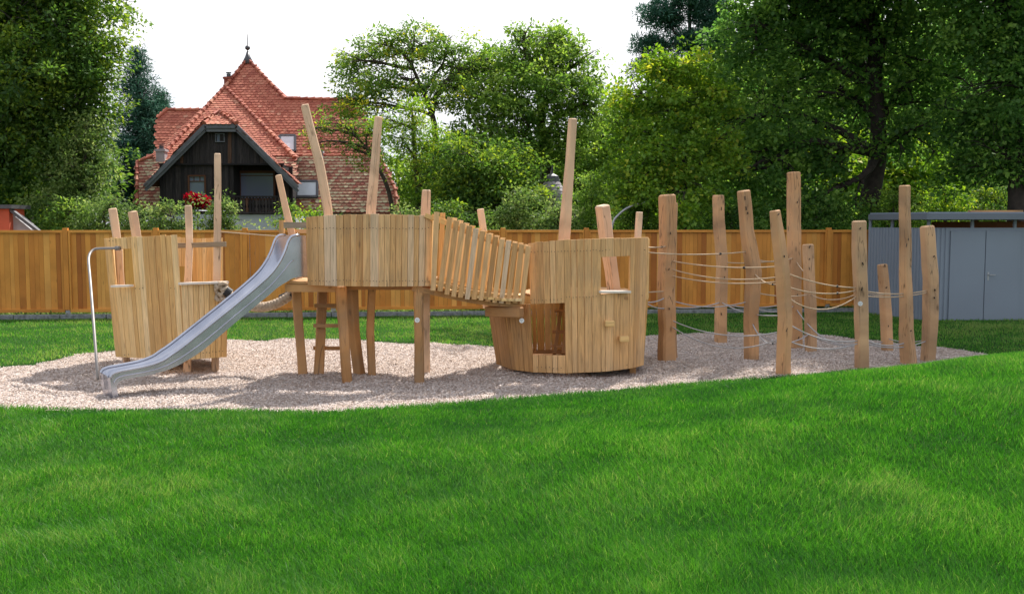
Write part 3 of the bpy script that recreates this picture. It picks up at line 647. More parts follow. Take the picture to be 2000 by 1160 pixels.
# ------------------------------------------------------------------ slide
sl = empty('slide', G(222, 785), 'stainless steel trough slide curving down from the middle platform', 'slide')
N0, N1 = P(570, 462, 13.55), P(216, 735, 12.15)     # near rim, top and bottom end
ud = Vector((N1.x - N0.x, N1.y - N0.y, 0)).normalized(); cn = Vector((ud.y, -ud.x, 0)); cn = cn if cn.y > 0 else -cn; SWID = .47
def onslide(px, py):
    """point of the vertical plane of the near rim seen at that pixel"""
    d = ray(px, py); o = Vector((0, 0, CH)); t = (N0 - o).dot(cn) / d.dot(cn); return o + d * t
rimpx = [(597, 460), (578, 460), (569, 463), (563, 472), (556, 492), (546, 512), (530, 534), (501, 561), (460, 595), (400, 643), (355, 679), (336, 692), (318, 704), (290, 714), (250, 722), (230, 726), (219, 731), (216, 738)]
botpx = [(600, 541), (584, 541), (570, 544), (562, 549), (552, 555), (540, 563), (525, 576), (497, 599), (458, 631), (398, 682), (364, 704), (346, 714), (324, 723), (292, 732), (252, 739), (238, 742), (230, 748), (227, 757)]
rim = [onslide(*p) for p in rimpx]; bot = [onslide(*p) for p in botpx]
def smoothpts(ps, n=3):
    out_ = []
    for i in range(len(ps) - 1):
        p0 = ps[max(i - 1, 0)]; p1 = ps[i]; p2 = ps[i + 1]; p3 = ps[min(i + 2, len(ps) - 1)]
        for k in range(n):
            t = k / n; out_.append(.5 * ((2 * p1) + (p2 - p0) * t + (2 * p0 - 5 * p1 + 4 * p2 - p3) * t * t + (3 * p1 - p0 - 3 * p2 + p3) * t ** 3))
    out_.append(ps[-1]); return out_
rim = smoothpts(rim); bot = smoothpts(bot)
def strip(mb, rows, close=False):
    """rows: list of equal-length point lists"""
    b = len(mb.v); m_ = len(rows[0])
    for r_ in rows: mb.v += [tuple(p) for p in r_]
    for i in range(len(rows) - 1):
        for j in range(m_ - 1): mb.face((b + i * m_ + j, b + i * m_ + j + 1, b + (i + 1) * m_ + j + 1, b + (i + 1) * m_ + j), ((0, 0),) * 4, .5)
W_ = cn * SWID
mb = MB()
floor0 = [r_.lerp(b_, .74) for r_, b_ in zip(rim, bot)]
e = cn * .035
strip(mb, [[p for p in rim], [p.lerp(q, .35) + e * .4 for p, q in zip(rim, floor0)], [p.lerp(q, .8) + e for p, q in zip(rim, floor0)], [q + e * 2.4 for q in floor0], [q + W_ * .5 for q in floor0], [q + W_ - e * 2.4 for q in floor0], [p.lerp(q, .8) + W_ - e for p, q in zip(rim, floor0)], [p.lerp(q, .35) + W_ - e * .4 for p, q in zip(rim, floor0)], [p + W_ for p in rim]])
mb.build('trough', M['steel'], sl, smooth=True)
for nm, off in (('side_panel', -cn * .012), ('side_panel', W_ + cn * .012)):
    mb = MB(); strip(mb, [[p + off for p in rim], [p + off for p in bot]]); o_ = mb.build(nm, M['steel'], sl); md = o_.modifiers.new('s', 'SOLIDIFY'); md.thickness = .004
    mb = MB(); mb.tube([p + (off * 0 if off.y < 0 else W_) for p in rim[2:]], .020, 8); mb.build('rim', M['steel'], sl, smooth=True)
    mb = MB(); mb.tube([p.lerp(q, .58) + off for p, q in zip(rim[5:], bot[5:])], .009, 6); mb.build('seam', M['steel'], sl, smooth=True)
# folded-down foot plate
mb = MB(); a0 = floor0[-1]; a1 = rim[-1]
g0 = onslide(229, 790); g1 = onslide(197 + 22, 788)
f0 = onslide(230, 757); front = [onslide(216, 738), onslide(218, 760), onslide(223, 788)]; backp = [onslide(228, 755), onslide(230, 767), onslide(233, 787)]
strip(mb, [[p for p in backp], [p for p in front], [p + cn * .06 - ud * -.015 for p in front], [p + W_ * .5 - ud * .015 for p in front], [p + W_ - cn * .06 - ud * .015 for p in front], [p + W_ for p in front], [p + W_ for p in backp]])
o_ = mb.build('foot_plate', M['steel'], sl, smooth=False); md = o_.modifiers.new('s', 'SOLIDIFY'); md.thickness = .006
# hand rail arch from slide foot up to the left tower
hr = MB(); hp = [P(x, y, lerp(12.55, 14.3, min(1, max(0, (735 - y) / 250)) ** 1.5)) for x, y in [(191, 742), (188, 700), (182, 620), (176, 545), (173, 512), (174, 500), (178, 492), (185, 487), (196, 485.5), (230, 485)]]
hr.tube(smoothpts(hp, 4), .019, 10); hr.tube([P(226, 485, 14.29), P(234, 485, 14.35)], .032, 10)
tag(hr.build('handrail', M['pipe'], None, smooth=True), 'thin bent steel pole arching from the slide foot to the left tower', 'handrail')

# thick knotted rope between towers
tr = empty('thick_rope', P(500, 600, 14.8), 'thick knotted hemp rope hanging behind the slide between left tower and platform', 'rope')
mb = MB(); A_ = P(443, 572, 14.45); B_ = P(570, 574, 14.5); n = 60; pts_ = []
for k in range(n + 1):
    u = k / n; p = A_.lerp(B_, u); p.z -= .20 * (1 - (2 * u - 1) ** 2) + 0; pts_.append(p)
for ph in range(3):
    sp = []
    for k, p in enumerate(pts_):
        a = k * .75 + ph * 2.094; sp.append(p + Vector((0, math.cos(a) * .035, math.sin(a) * .035)))
    mb.tube(sp, .042, 8)
mb.build('strands', M['knotrope'], tr, smooth=True)
mb = MB()
for k, (px, py, r_) in enumerate([(430, 568, .12), (436, 560, .09), (438, 578, .09), (428, 580, .08), (427, 558, .07)]):
    p = P(px, py, 14.32); ring = [p + Vector((math.cos(a) * r_ * .5, .03 * math.sin(2 * a + k), math.sin(a) * r_ * .55)) for a in [2 * math.pi * q / 12 for q in range(13)]]; mb.tube(ring, .03, 7)
mb.build('knot', M['knotrope'], tr, smooth=True)
mb = MB(); mb.tube([P(440, 567, 14.3), P(450, 574, 14.32)], .07, 14); mb.build('collar', M['rubber'], tr)
mb = MB(); mb.tube([P(549, 584, 14.55), P(572, 574, 14.5)], .065, 14); mb.build('collar', M['rubber'], tr)

# ------------------------------------------------------------------ climbing net posts
PD = {}
def netpost(key, st_, ro, label, Yt=None, tone=None):
    Yb = G(st_[0][0], st_[0][1]).y; e = empty('timber_post', G(st_[0][0], st_[0][1]), label, 'post', 'posts of the climbing net')
    mb = MB(); path = pxpath(st_, Yb, Yt); post_mesh(mb, path, rot=ro, t=tone); mb.build('shaft', M['post'], e); PD[key] = (st_, Yb)
    # dark bolt slots and cracks
    for _ in range(3):
        cr_ = MB()
        i = random.randrange(len(st_) - 1); u = random.random(); px = lerp(st_[i][0], st_[i + 1][0], u); py = lerp(st_[i][1], st_[i + 1][1], u); wp = st_[i][2]
        p = P(px + random.uniform(-.15, .15) * wp, py, Yb); p.y -= wp * Yb / F * .50; cr_.beam(p, p + Vector((random.uniform(-.012, .02), 0, random.uniform(.02, .06))), .007, .03, up=(0, 1, 0))
        cr_.build('crack', M['rubber'], e)
    return e
netpost('A', [(1303, 707, 34), (1303, 640, 33), (1300, 560, 34), (1305, 470, 34), (1303, 380, 31)], .35, 'broad timber post nearest the right tower, ropes tied on')
netpost('A2', [(1312, 700, 20), (1308, 600, 20), (1308, 520, 22), (1314, 440, 16), (1316, 396, 13)], .9, 'slim timber post half hidden behind the broad post nearest the right tower', Yt=15.9)
netpost('B', [(1408, 670, 24), (1408, 600, 23), (1410, 520, 22), (1404, 440, 22), (1403, 381, 22)], .3, 'rear timber post standing alone between the broad post and the leaning post')
netpost('C', [(1467, 706, 28), (1467, 620, 27), (1472, 530, 30), (1459, 450, 26), (1452, 372, 24)], .4, 'timber post with top leaning left and a kink halfway up')
netpost('D', [(1530, 735, 27), (1533, 620, 27), (1527, 520, 27), (1521, 470, 25), (1513, 411, 20)], .75, 'front grey-brown timber post narrowing to a slanted top, closest to the lawn')
netpost('E', [(1555, 678, 25), (1552, 560, 25), (1551, 440, 26), (1550, 336, 25)], .3, 'tallest straight timber post of the rope net')
netpost('F', [(1584, 686, 22), (1583, 600, 22), (1580, 540, 21), (1578, 477, 20)], .35, 'short timber post behind the net beside the tallest post')
g_ = netpost('G', [(1684, 724, 26), (1682, 620, 26), (1679, 520, 27), (1678, 431, 26)], .1, 'greyish timber post with a round white badge in front of the shed corner', tone=.9); badge(g_, 1680, 593, G(1684, 724).y - .135)
netpost('H', [(1733, 685, 21), (1730, 620, 22), (1727, 560, 20), (1724, 516, 19)], .35, 'short timber post in front of the ribbed shed wall')
netpost('I', [(1775, 712, 31), (1770, 640, 26), (1768, 520, 22), (1768, 430, 21), (1767, 362, 20)], .7, 'tall tapering timber post widening towards its foot before the shed')
netpost('J', [(1811, 706, 26), (1817, 620, 28), (1817, 540, 28), (1811, 441, 25)], .25, 'rightmost timber post, bowed, in front of the shed doors')
def on(key, py):
    st_, Yb = PD[key]; ys = [s[1] for s in st_][::-1]; xs = [s[0] for s in st_][::-1]; return P(float(np.interp(py, ys, xs)), py, Yb)
T3R = lambda py: P(1262, py, 14.45)
ROPES = [(T3R(483), on('A', 481), .01, 'rope', 1), (T3R(493), on('C', 491), .04, 'rope', 1), (T3R(571), on('A', 569), .0, 'rope', 0), (T3R(590), on('A', 580), .03, 'ropegrey', 0), (T3R(592), on('A', 602), .03, 'ropegrey', 0),
    (on('A', 508), on('D', 520), .06, 'rope', 1), (on('A', 523), on('D', 540), .10, 'rope', 0), (on('A', 536), on('D', 549), .08, 'rope', 0), (on('C', 533), on('D', 553), .08, 'rope', 1),
    (on('B', 512), on('E', 503), .05, 'rope', 0), (on('C', 505), on('E', 503), .06, 'rope', 0), (on('D', 530), on('G', 562), .06, 'rope', 1), (on('D', 557), on('G', 565), .09, 'rope', 1), (on('D', 576), on('G', 573), .22, 'rope', 0),
    (on('E', 587), on('D', 560), .05, 'rope', 0), (on('C', 570), on('F', 575), .05, 'rope', 0), (on('F', 575), on('G', 571), .1, 'rope', 0), (on('E', 505), on('F', 540), .03, 'rope', 0),
    (on('G', 567), on('J', 566), .06, 'rope', 1), (on('G', 577), on('J', 570), .05, 'rope', 1), (on('G', 568), on('H', 575), .03, 'rope', 0),
    (on('A', 583), on('C', 586), .12, 'ropegrey', 0), (on('A', 598), on('B', 590), .06, 'ropegrey', 0), (on('B', 592), on('E', 588), .10, 'ropegrey', 0), (on('B', 590), on('D', 615), .09, 'ropegrey', 0),
    (on('A', 621), on('D', 646), .16, 'ropegrey', 0), (on('A', 631), on('D', 658), .26, 'ropegrey', 0), (on('C', 626), on('D', 656), .22, 'ropegrey', 1), (on('C', 640), on('F', 650), .2, 'ropegrey', 0),
    (on('C', 598), on('E', 596), .10, 'ropegrey', 0), (on('D', 628), on('G', 664), .12, 'ropegrey', 0), (on('D', 662), on('G', 668), .12, 'ropegrey', 0), (on('F', 655), on('H', 665), .14, 'ropegrey', 0), (on('E', 600), on('G', 668), .25, 'ropegrey', 0),
    (on('G', 668), on('J', 664), .10, 'ropegrey', 0), (on('H', 660), on('J', 662), .06, 'ropegrey', 0), (on('G', 660), on('I', 668), .08, 'ropegrey', 0),
    (P(432, 453, 14.7), P(548, 462, 14.2), .0, 'rope', 0)]
for i, (a, b, sag, mt, clamp) in enumerate(ROPES):
    last = i == len(ROPES) - 1
    nm = 'thin cord stretched from the left tower to the top of the slide' if last else ('beige rope in the upper tier of the climbing net' if mt == 'rope' else 'pale grey rope sagging in the lower tier of the climbing net')
    e = empty('rope', a, nm, 'rope', None if last else ('upper net ropes' if mt == 'rope' else 'lower net ropes'))
    pp = []
    for k in range(17):
        u = k / 16; p = a.lerp(b, u); p.z -= sag * (1 - (2 * u - 1) ** 2); pp.append(p)
    mb = MB(); mb.tube(pp, .0075 if last else .0095, 6); mb.build('cord', M[mt], e, smooth=True)
    if clamp:
        mb = MB(); mb.tube([pp[11], pp[11].lerp(pp[12], .25)], .018, 8); mb.build('clamp', M['rubber'], e)

# ------------------------------------------------------------------ shed
sh = empty('metal_shed', P(1850, 620, 21.9), 'dark grey metal shed with ribbed walls, double door and flat roof', 'shed')
C0 = Vector((*G(1692, 614).xy, 0)); C1 = Vector((*G(1803, 628).xy, 0)); C2 = Vector((*G(2120, 627).xy, 0)); WH = 2.06
C1.z = C2.z = C0.z = 0
def ribbed(mb, a, b, z0, z1, pitch=.1):
    d = (b - a).normalized(); n_ = Vector((d.y, -d.x, 0)); L_ = (b - a).length; k = 0; s = 0; pts2 = []
    while s < L_:
        for ds, o_ in ((0, 0), (.3, 0), (.42, .02), (.88, .02), (.98, 0)):
            if s + ds * pitch < L_: pts2.append(a + d * (s + ds * pitch) + n_ * o_)
        s += pitch
    pts2.append(b)
    strip(mb, [[p + Vector((0, 0, z0)) for p in pts2], [p + Vector((0, 0, z1)) for p in pts2]])
dsh = (C2 - C1).normalized(); D0 = C1 + dsh * .52; nsh = Vector((dsh.y, -dsh.x, 0))
mb = MB(); ribbed(mb, C0, C1, -.1, WH); ribbed(mb, C1, D0, -.1, WH); mb.build('ribbed_wall', M['shed'], sh)
mb = MB(); DE = D0 + dsh * 1.62; mb.beam(D0 + Vector((0, 0, 1.0)) - nsh * .05, D0 + dsh * 3.0 + Vector((0, 0, 1.0)) - nsh * .05, .08, 2.12); mb.build('wall', M['shed'], sh)
for k in range(2):
    a = D0 + dsh * (.03 + k * .79); b = a + dsh * .775; mb = MB(); mb.beam(a + Vector((0, 0, 1.0)) + nsh * .005, b + Vector((0, 0, 1.0)) + nsh * .005, .03, 1.98); dr = mb.build('door', M['shed'], sh, bevel=.006)
    if k == 1:
        h = MB(); p = a + dsh * .07 + Vector((0, 0, 1.03)) + nsh * .02; h.tube([p, p + nsh * .06, p + nsh * .06 + dsh * .13], .011, 8); h.beam(p + Vector((0, 0, -.12)), p + Vector((0, 0, .06)), .035, .012, up=nsh); h.build('handle', M['galv'], dr)
bk = Vector((.35, 3.0, 0)); bk2 = Vector((1.3, 2.8, 0)); mb = MB()
mb.prism([C0 - Vector((.02, .02, -2.24)), C1 + nsh * .25 - dsh * .1 + Vector((0, 0, 2.24)), C2 + nsh * .25 + Vector((0, 0, 2.24)), C2 + bk + Vector((0, 0, 2.24)), C0 + bk2 + Vector((0, 0, 2.24))], (0, 0, .13)); mb.build('roof', M['shedroof'], sh, bevel=.01)
mb = MB(); mb.prism([C0 - Vector((-.03, .0, -2.372)), C1 + nsh * .12 + Vector((0, 0, 2.372)), C2 + nsh * .12 + Vector((0, 0, 2.372)), C2 + bk + Vector((0, 0, 2.372)), C0 + bk2 + Vector((0, 0, 2.372))], (0, 0, .03)); mb.build('roof_edge', M['shed'], sh)
for p in (C1 + dsh * .08, C0 + (C1 - C0) * .4 + Vector((.1, .1, 0)), C1 + dsh * 1.05, C1 + dsh * 2.0, C0 + Vector((.1, .1, 0))):
    mb = MB(); mb.tube([p - nsh * .05 + Vector((0, 0, WH - .1)), p - nsh * .05 + Vector((0, 0, 2.25))], .04, 8); mb.build('roof_post', M['shed'], sh)
mb = MB(); a = P(1860, 436, 24.5); mb.box(a.x - .3, a.x + 6, 24.8, 25.0, 1.0, 2.2); tag(mb.build('brick_wall', M['brick']), 'low red brick wall glimpsed in the gap under the shed roof', 'wall')
mb = MB(); a, b = P(1893, 414, 25.2), P(1995, 411, 25.2); mb.box(a.x, b.x, 25.1, 25.3, a.z - .12, a.z + .04, axis='x'); mb.box(a.x + .1, a.x + .2, 25.12, 25.28, 0, a.z - .12); mb.box(b.x - .2, b.x - .1, 25.12, 25.28, 0, a.z - .12); tag(mb.build('timber_beam', M['leg'], bevel=.01), 'brown timber beam frame seen above the shed roof', 'beam')

# ------------------------------------------------------------------ house
hs = empty('house', P(430, 440, 38), 'old country house with steep red tiled roofs, dark wooden gable and spire', 'house')
def tiles(mb, poly, w=.19, h=.15, tlo=0, thi=1, under=None):
    lip = .42 if mb is old else .12
    poly = [Vector(p) for p in poly]; n_ = (poly[1] - poly[0]).cross(poly[2] - poly[1]).normalized()
    if n_.y > 0 and abs(n_.y) > .05: n_ = -n_
    if n_.z < 0 : n_ = -n_
    nw = Vector((0, 0, 0)); cen_ = sum(poly, Vector((0, 0, 0))) / len(poly)
    for i in range(len(poly)): nw += (poly[i] - cen_).cross(poly[(i + 1) % len(poly)] - cen_)
    n_ = nw.normalized()
    if n_.z < 0: n_ = -n_
    poly = [p - n_ * (p - cen_).dot(n_) for p in poly]
    u = Vector((0, 0, 1)).cross(n_).normalized(); v = n_.cross(u).normalized()
    if v.z < 0: v = -v; u = -u
    o_ = poly[0]; q = np.array([[(p - o_).dot(u), (p - o_).dot(v)] for p in poly])
    if under is not None: under.prism(poly, -n_ * .08)
    q0 = q; qc = q.mean(0); dq = q - qc; q = qc + dq * (1 + .07 / np.maximum(.3, np.linalg.norm(dq, axis=1)))[:, None]
    x0, x1, y0, y1 = q[:, 0].min(), q[:, 0].max(), q[:, 1].min(), q[:, 1].max(); r_ = 0; y = y0
    while y < y1 + h:
        x = x0 - (w / 2 if r_ % 2 else 0)
        xs = np.arange(x, x1 + w, w); ins = inside(xs, np.full(xs.shape, y + .01), q)
        for xx, i_ in zip(xs, ins):
            if not i_: continue
            lift = .022 + random.uniform(-.004, .008); sk = random.uniform(-.006, .006)
            prof = [(-w * .49, h * 1.0, .002), (-w * .49, -h * .15, lift), (-w * .3, -h * .38, lift), (0, -h * .47, lift + .002), (w * .3, -h * .38, lift), (w * .49, -h * .15, lift), (w * .49, h * 1.0, .002)]
            pts3 = [o_ + u * (xx + a + sk) + v * (y + b) + n_ * (c + .012) for a, b, c in prof]
            tt = min(1, max(0, random.gauss((tlo + thi) / 2 - lip * .4, .20 * (thi - tlo))))
            ml, mr = pts3[0].lerp(pts3[1], .72), pts3[6].lerp(pts3[5], .72)
            mb.poly([pts3[0], ml, mr, pts3[6]], tt); mb.poly([ml] + pts3[1:6] + [mr], min(1, tt + lip * random.uniform(.6, 1.3)))
            low = pts3[1:6]; bb = len(mb.v); mb.v += [tuple(p) for p in low] + [tuple(p - n_ * .016) for p in low]
            for k in range(4): mb.face((bb + k + 1, bb + k, bb + 5 + k, bb + 6 + k), ((0, 0),) * 4, .2)
        y += h; r_ += 1
def ridge(a, b, r_=.08):
    mb = MB()
    a = Vector(a); b = Vector(b); L_ = (b - a).length; n = max(1, int(L_ / .30)); d = (b - a) / n
    for k in range(n): mb.tube([a + d * k, a + d * (k + .5), a + d * (k + 1.1)], [r_ * .62, r_ * .8, r_ * 1.15], 8, t=random.random())
    mb.build('ridge_tiles', M['tile_red'], hs)
def Q(px, py, Y): return P(px, py, Y)
und = MB(); red = MB(); old = MB(); rd = MB()
# upper slope with spire (front)
def S1(px, py):
    o = Vector((0, 0, CH)); d = ray(px, py); A0 = Q(600, 306, 41.0); A1 = Q(600, 414, 39.4); n_ = (A1 - A0).cross(Vector((1, 0, 0))).normalized(); t = (A0 - o).dot(n_) / d.dot(n_); return o + d * t
def S2(px, py):
    """point on the upper main slope plane"""
    o = Vector((0, 0, CH)); d = ray(px, py); A0 = Q(575, 306, 41.05); nrm = Vector((0, -.79, .62)).normalized(); t = (A0 - o).dot(nrm) / d.dot(nrm); return o + d * t
tiles(red, [S2(305, 306), S2(742, 306), S2(700, 196), S2(557, 194), S2(536, 178), S2(484, 117), S2(436, 178), S2(400, 216), S2(326, 216), S2(308, 232)], under=und)
tiles(old, [S1(268, 405), S1(776, 418), S1(772, 372), S1(742, 307), S1(300, 305), S1(268, 318)], under=und)
# back halves so that the roof is closed
for pts3 in ([S2(326, 216), S2(400, 216), S2(436, 178), S2(484, 117), S2(536, 178), S2(557, 194), S2(700, 196)],):
    und.poly(list(reversed([pts3[0], pts3[-1], pts3[-1] + Vector((1, 4, -3.5)), pts3[0] + Vector((0, 4, -3.5))])))
    top = pts3[3]
    und.poly([pts3[1], top, top + Vector((0, 1.2, -.9)), pts3[1] + Vector((0, 2.4, 0))]); und.poly([top, pts3[5], pts3[5] + Vector((0, 2.4, 0)), top + Vector((0, 1.2, -.9))])
# hip face above the wooden gable
FAp = S2(441, 172) + Vector((0, -.06, .03)); FL, FR = Q(312, 312, 39.6), Q(572, 306, 39.6); 
tiles(red, [FL, FR, FAp], under=und)
VR = S2(580, 306) + Vector((0, -.04, .03)); VL = S2(300, 304) + Vector((0, -.04, .03))
tiles(red, [FR, VR, FAp], under=und); tiles(red, [VL, FL, FAp], under=und)
tiles(old, [FL, Q(290, 350, 38.6), Q(577, 352, 38.6), FR], under=und, tlo=0, thi=.8); 
# wooden gable roof
YG = 37.4; OV = .28
pf = [(283, 359), (400, 242), (462, 242), (581, 361)]; B1 = [Q(x, y, YG - OV) for x, y in pf]; AP = Q(427, 219, YG + .75)
dpt = Vector((0, 2.6, 0))
tiles(red, [B1[0], B1[1], AP, Q(427, 219, YG + .75) + Vector((0, 1.9, 0)), B1[0] + dpt], under=und)
tiles(red, [B1[3], B1[2], AP, AP + Vector((0, 1.9, 0)), Q(585, 359, 38.6)], under=und)
tiles(red, [B1[1], B1[2], AP], under=und, tlo=.5, thi=1.1)
for a, b in ((AP, B1[1]), (AP, B1[2]), (FAp, FL), (FAp, FR), (FR, Q(575, 310, 39.5)), (S2(484, 117), S2(557, 194)), (S2(484, 117), FAp), (S2(557, 194), S2(700, 196)), (S2(326, 216), S2(403, 216)), (S2(308, 232), S2(326, 216)), (S2(575, 306), S2(742, 306)), (S1(742, 307), S1(772, 372)), (S1(772, 372), S1(776, 416)), (S1(268, 318), S1(300, 306)), (S1(268, 318), S1(268, 402))):
    ridge(Vector(a) + Vector((0, -.03, .03)), Vector(b) + Vector((0, -.03, .03)))
ro_ = red.build('roof', M['tile_red'], hs); red2 = old.build('roof', M['tile_old'], hs); red2['label'] = 'lichen-spotted lower roof slope'
und.build('roof_boarding', M['pot'], hs)
# walls of the wooden gable
gw = MB(); x = 308
gwl = []
def gtop(x): return float(np.interp(x, [283, 400, 462, 581], [359, 242, 242, 361])) + 5
def gable_boards(xa, xb, ytopf, ybot, Y, step=6):
    x = xa
    while x < xb - .1:
        x2 = min(xb, x + random.choice([5, 6, 7])); a, b = P(x + .15, ybot, Y), P(x2 - .15, ybot, Y); c, d = P(x2 - .15, ytopf(x2), Y), P(x + .15, ytopf(x), Y); jo = random.uniform(-.012, .012); o_ = Vector((0, jo, 0)); th = Vector((0, .05, 0))
        gw.hexa([a + o_, b + o_, b + th, a + th, d + o_, c + o_, c + th, d + th], min(1, abs(random.gauss(.35, .35)))); x = x2
gable_boards(312, 445, gtop, 321, YG - .03)           # upper storey, slightly proud
gable_boards(445, 553, gtop, 321, YG - .03)
gable_boards(312, 368, lambda x: 322, 408, YG + .03); gable_boards(368, 402, lambda x: 322, 343, YG + .03); gable_boards(368, 402, lambda x: 386, 408, YG + .03); gable_boards(402, 447, lambda x: 322, 408, YG + .03); gable_boards(545, 553, lambda x: 322, 408, YG + .03)
gw.beam(P(310, 321, YG - .06), P(555, 321, YG - .06), .06, .06)
gw.build('boarded_wall', M['dark'], hs)
mb = MB(); a, b = P(312, 410, YG), P(553, 410, YG); mb.box(b.x - .06, b.x, YG + .06, YG + 2.4, a.z, P(0, 325, YG).z, .3); mb.box(a.x, a.x + .06, YG + .06, YG + 2.4, a.z, P(0, 325, YG).z, .3)
mb.box(P(446, 0, YG).x - .16, P(446, 0, YG).x + .03, YG + .085, YG + 1.1, a.z, P(0, 322, YG).z, .3); mb.box(P(446, 0, YG).x, P(553, 0, YG).x, YG + 1.1, YG + 1.16, a.z, P(0, 322, YG).z, .3); mb.box(a.x + .1, b.x - .1, YG + .09, YG + 1.1, P(0, 322, YG).z, P(0, 320, YG).z, .3)
mb.box(P(446, 0, YG).x, P(553, 0, YG).x, YG + .09, YG + 1.1, P(0, 418, YG).z, P(0, 414, YG).z, .3); mb.build('loggia', M['dark'], hs)
mb = MB(); z1 = P(0, 419, YG).z; mb.box(a.x + .05, P(570, 0, YG).x, YG + .1, YG + 4, -.1, z1); mb.box(P(270, 0, 39.5).x, P(772, 0, 39.5).x, 40.0, 44, -.1, P(0, 412, 39.6).z); mb.build('wall', M['render'], hs)
mb = MB()
for i in range(3):
    for k, off in enumerate((0, .14)):
        p, q = B1[i], B1[i + 1]; dn = Vector((0, -.02 + k * .05, -.09 - off)); mb.beam(p + dn, q + dn + (q - p).normalized() * .02, .06 - k * .01, .15 - k * .03, t=random.random())
mb.build('bargeboard', M['barge'], hs)
def window(px0, px1, py0, py1, Y, fm='brownframe', fr=.06, mull=(), panem='glass', dy=-.04):
    a, b = P(px0, py1, Y), P(px1, py0, Y); mb = MB(); x0, x1, z0, z1 = a.x, b.x, a.z, b.z
    mb.box(x0, x1, Y + dy, Y + .06, z0, z0 + fr, axis='x'); mb.box(x0, x1, Y + dy, Y + .06, z1 - fr, z1, axis='x'); mb.box(x0, x0 + fr, Y + dy + .002, Y + .06, z0 + fr, z1 - fr); mb.box(x1 - fr, x1, Y + dy + .002, Y + .06, z0 + fr, z1 - fr)
    for kind, f0 in mull:
        if kind == 'v': xx = lerp(x0, x1, f0); mb.box(xx - .012, xx + .012, Y - .01, Y + .05, lerp(z0, z1, .72), z1 - fr)
        elif kind == 'h': zz = lerp(z0, z1, f0); mb.box(x0 + fr, x1 - fr, Y - .012, Y + .05, zz - .015, zz + .015, axis='x')
        elif kind == 'V': xx = lerp(x0, x1, f0); mb.box(xx - .025, xx + .025, Y - .01, Y + .05, z0 + fr, z1 - fr)
    w_ = mb.build('window', M[fm], hs); g = MB(); g.box(x0 + fr, x1 - fr, Y + .02, Y + .035, z0 + fr, z1 - fr); g.build('pane', M[panem], w_)
window(368, 402, 342, 386, YG + .03, mull=(('v', .33), ('v', .66), ('h', .72)))
window(421, 439, 261, 278, YG - .05, fm='barge', fr=.03)
window(462, 538, 334, 392, YG + 1.0, mull=(('h', .84), ('V', .1)), fr=.09)
# carved balcony railing
mb = MB(); x = 458
mb.beam(P(452, 384, YG - .04), P(546, 384, YG - .04), .08, .05); mb.beam(P(452, 416, YG - .04), P(546, 416, YG - .04), .08, .06)
while x < 545:
    a = P(x, 415, YG - .04); c = P(x, 385, YG - .04); hgt_ = c.z - a.z; pr = [(-.045, 0), (.045, 0), (.05, .25), (.02, .38), (.05, .55), (.05, .75), (.018, .85), (.045, 1), (-.045, 1), (-.018, .85), (-.05, .75), (-.05, .55), (-.02, .38), (-.05, .25)]
    mb.prism([Vector((a.x + u, YG - .05, a.z + v * hgt_)) for u, v in pr], (0, .03, 0), t=random.random()); x += 6.2
mb.build('balcony_railing', M['dark'], hs)
def skylight(px0, px1, py0, py1, plane, blind):
    c = [plane(px0, py1), plane(px1, py1), plane(px1, py0), plane(px0, py0)]; n_ = (c[1] - c[0]).cross(c[3] - c[0]).normalized(); n_ = n_ if n_.y < 0 else -n_
    mb = MB()
    for i in range(4): mb.beam(c[i] + n_ * .07, c[(i + 1) % 4] + n_ * .07, .09, .12, up=n_)
    w_ = mb.build('skylight', M['lead'], hs); g = MB(); g.prism([p + n_ * .10 for p in c], -n_ * .02); g.build('pane', M['blind'] if blind else M['glass'], w_)
skylight(547, 577, 268, 298, S2, True); skylight(580, 620, 357, 387, S1, True)
# spire finial, chimneys
tp = S2(484, 117); mb = MB(); mb.tube([tp + Vector((0, 0, -.2)), tp + Vector((0, 0, .12)), tp + Vector((0, 0, .36))], [.28, .12, .04], 10); mb.tube([tp + Vector((0, 0, .34)), tp + Vector((0, 0, 1.1))], .02, 6)
mb.tube([tp + Vector((0, 0, .40)), tp + Vector((0, 0, .46)), tp + Vector((0, 0, .55)), tp + Vector((0, 0, .62))], [.03, .11, .11, .03], 10); mb.build('finial', M['lead'], hs, smooth=True)
def chimney(px0, px1, py0, py1, Y, mt, cap=True):
    a, b = P(px0, py1, Y), P(px1, py0, Y); mb = MB(); w_ = b.x - a.x; mb.box(a.x, b.x, Y, Y + w_, a.z, b.z); mb.box(a.x - .04, b.x + .04, Y - .04, Y + w_ + .04, b.z - .1, b.z - .02); c_ = mb.build('chimney', M[mt], hs)
    if cap: m2 = MB(); m2.tube([(a.x + w_ / 2, Y + w_ / 2, b.z - .02), (a.x + w_ / 2, Y + w_ / 2, b.z + .14)], .09, 10); m2.tube([(a.x + w_ / 2, Y + w_ / 2, b.z + .17), (a.x + w_ / 2, Y + w_ / 2, b.z + .2)], .12, 10); m2.build('chimney_pot', M['lead'], c_)
chimney(438, 452, 150, 190, 43.6, 'pot'); chimney(305, 321, 291, 330, 39.4, 'greyrender'); chimney(618, 629, 294, 330, 40.3, 'greyrender', False); chimney(590, 600, 208, 226, 43.4, 'galv', False)

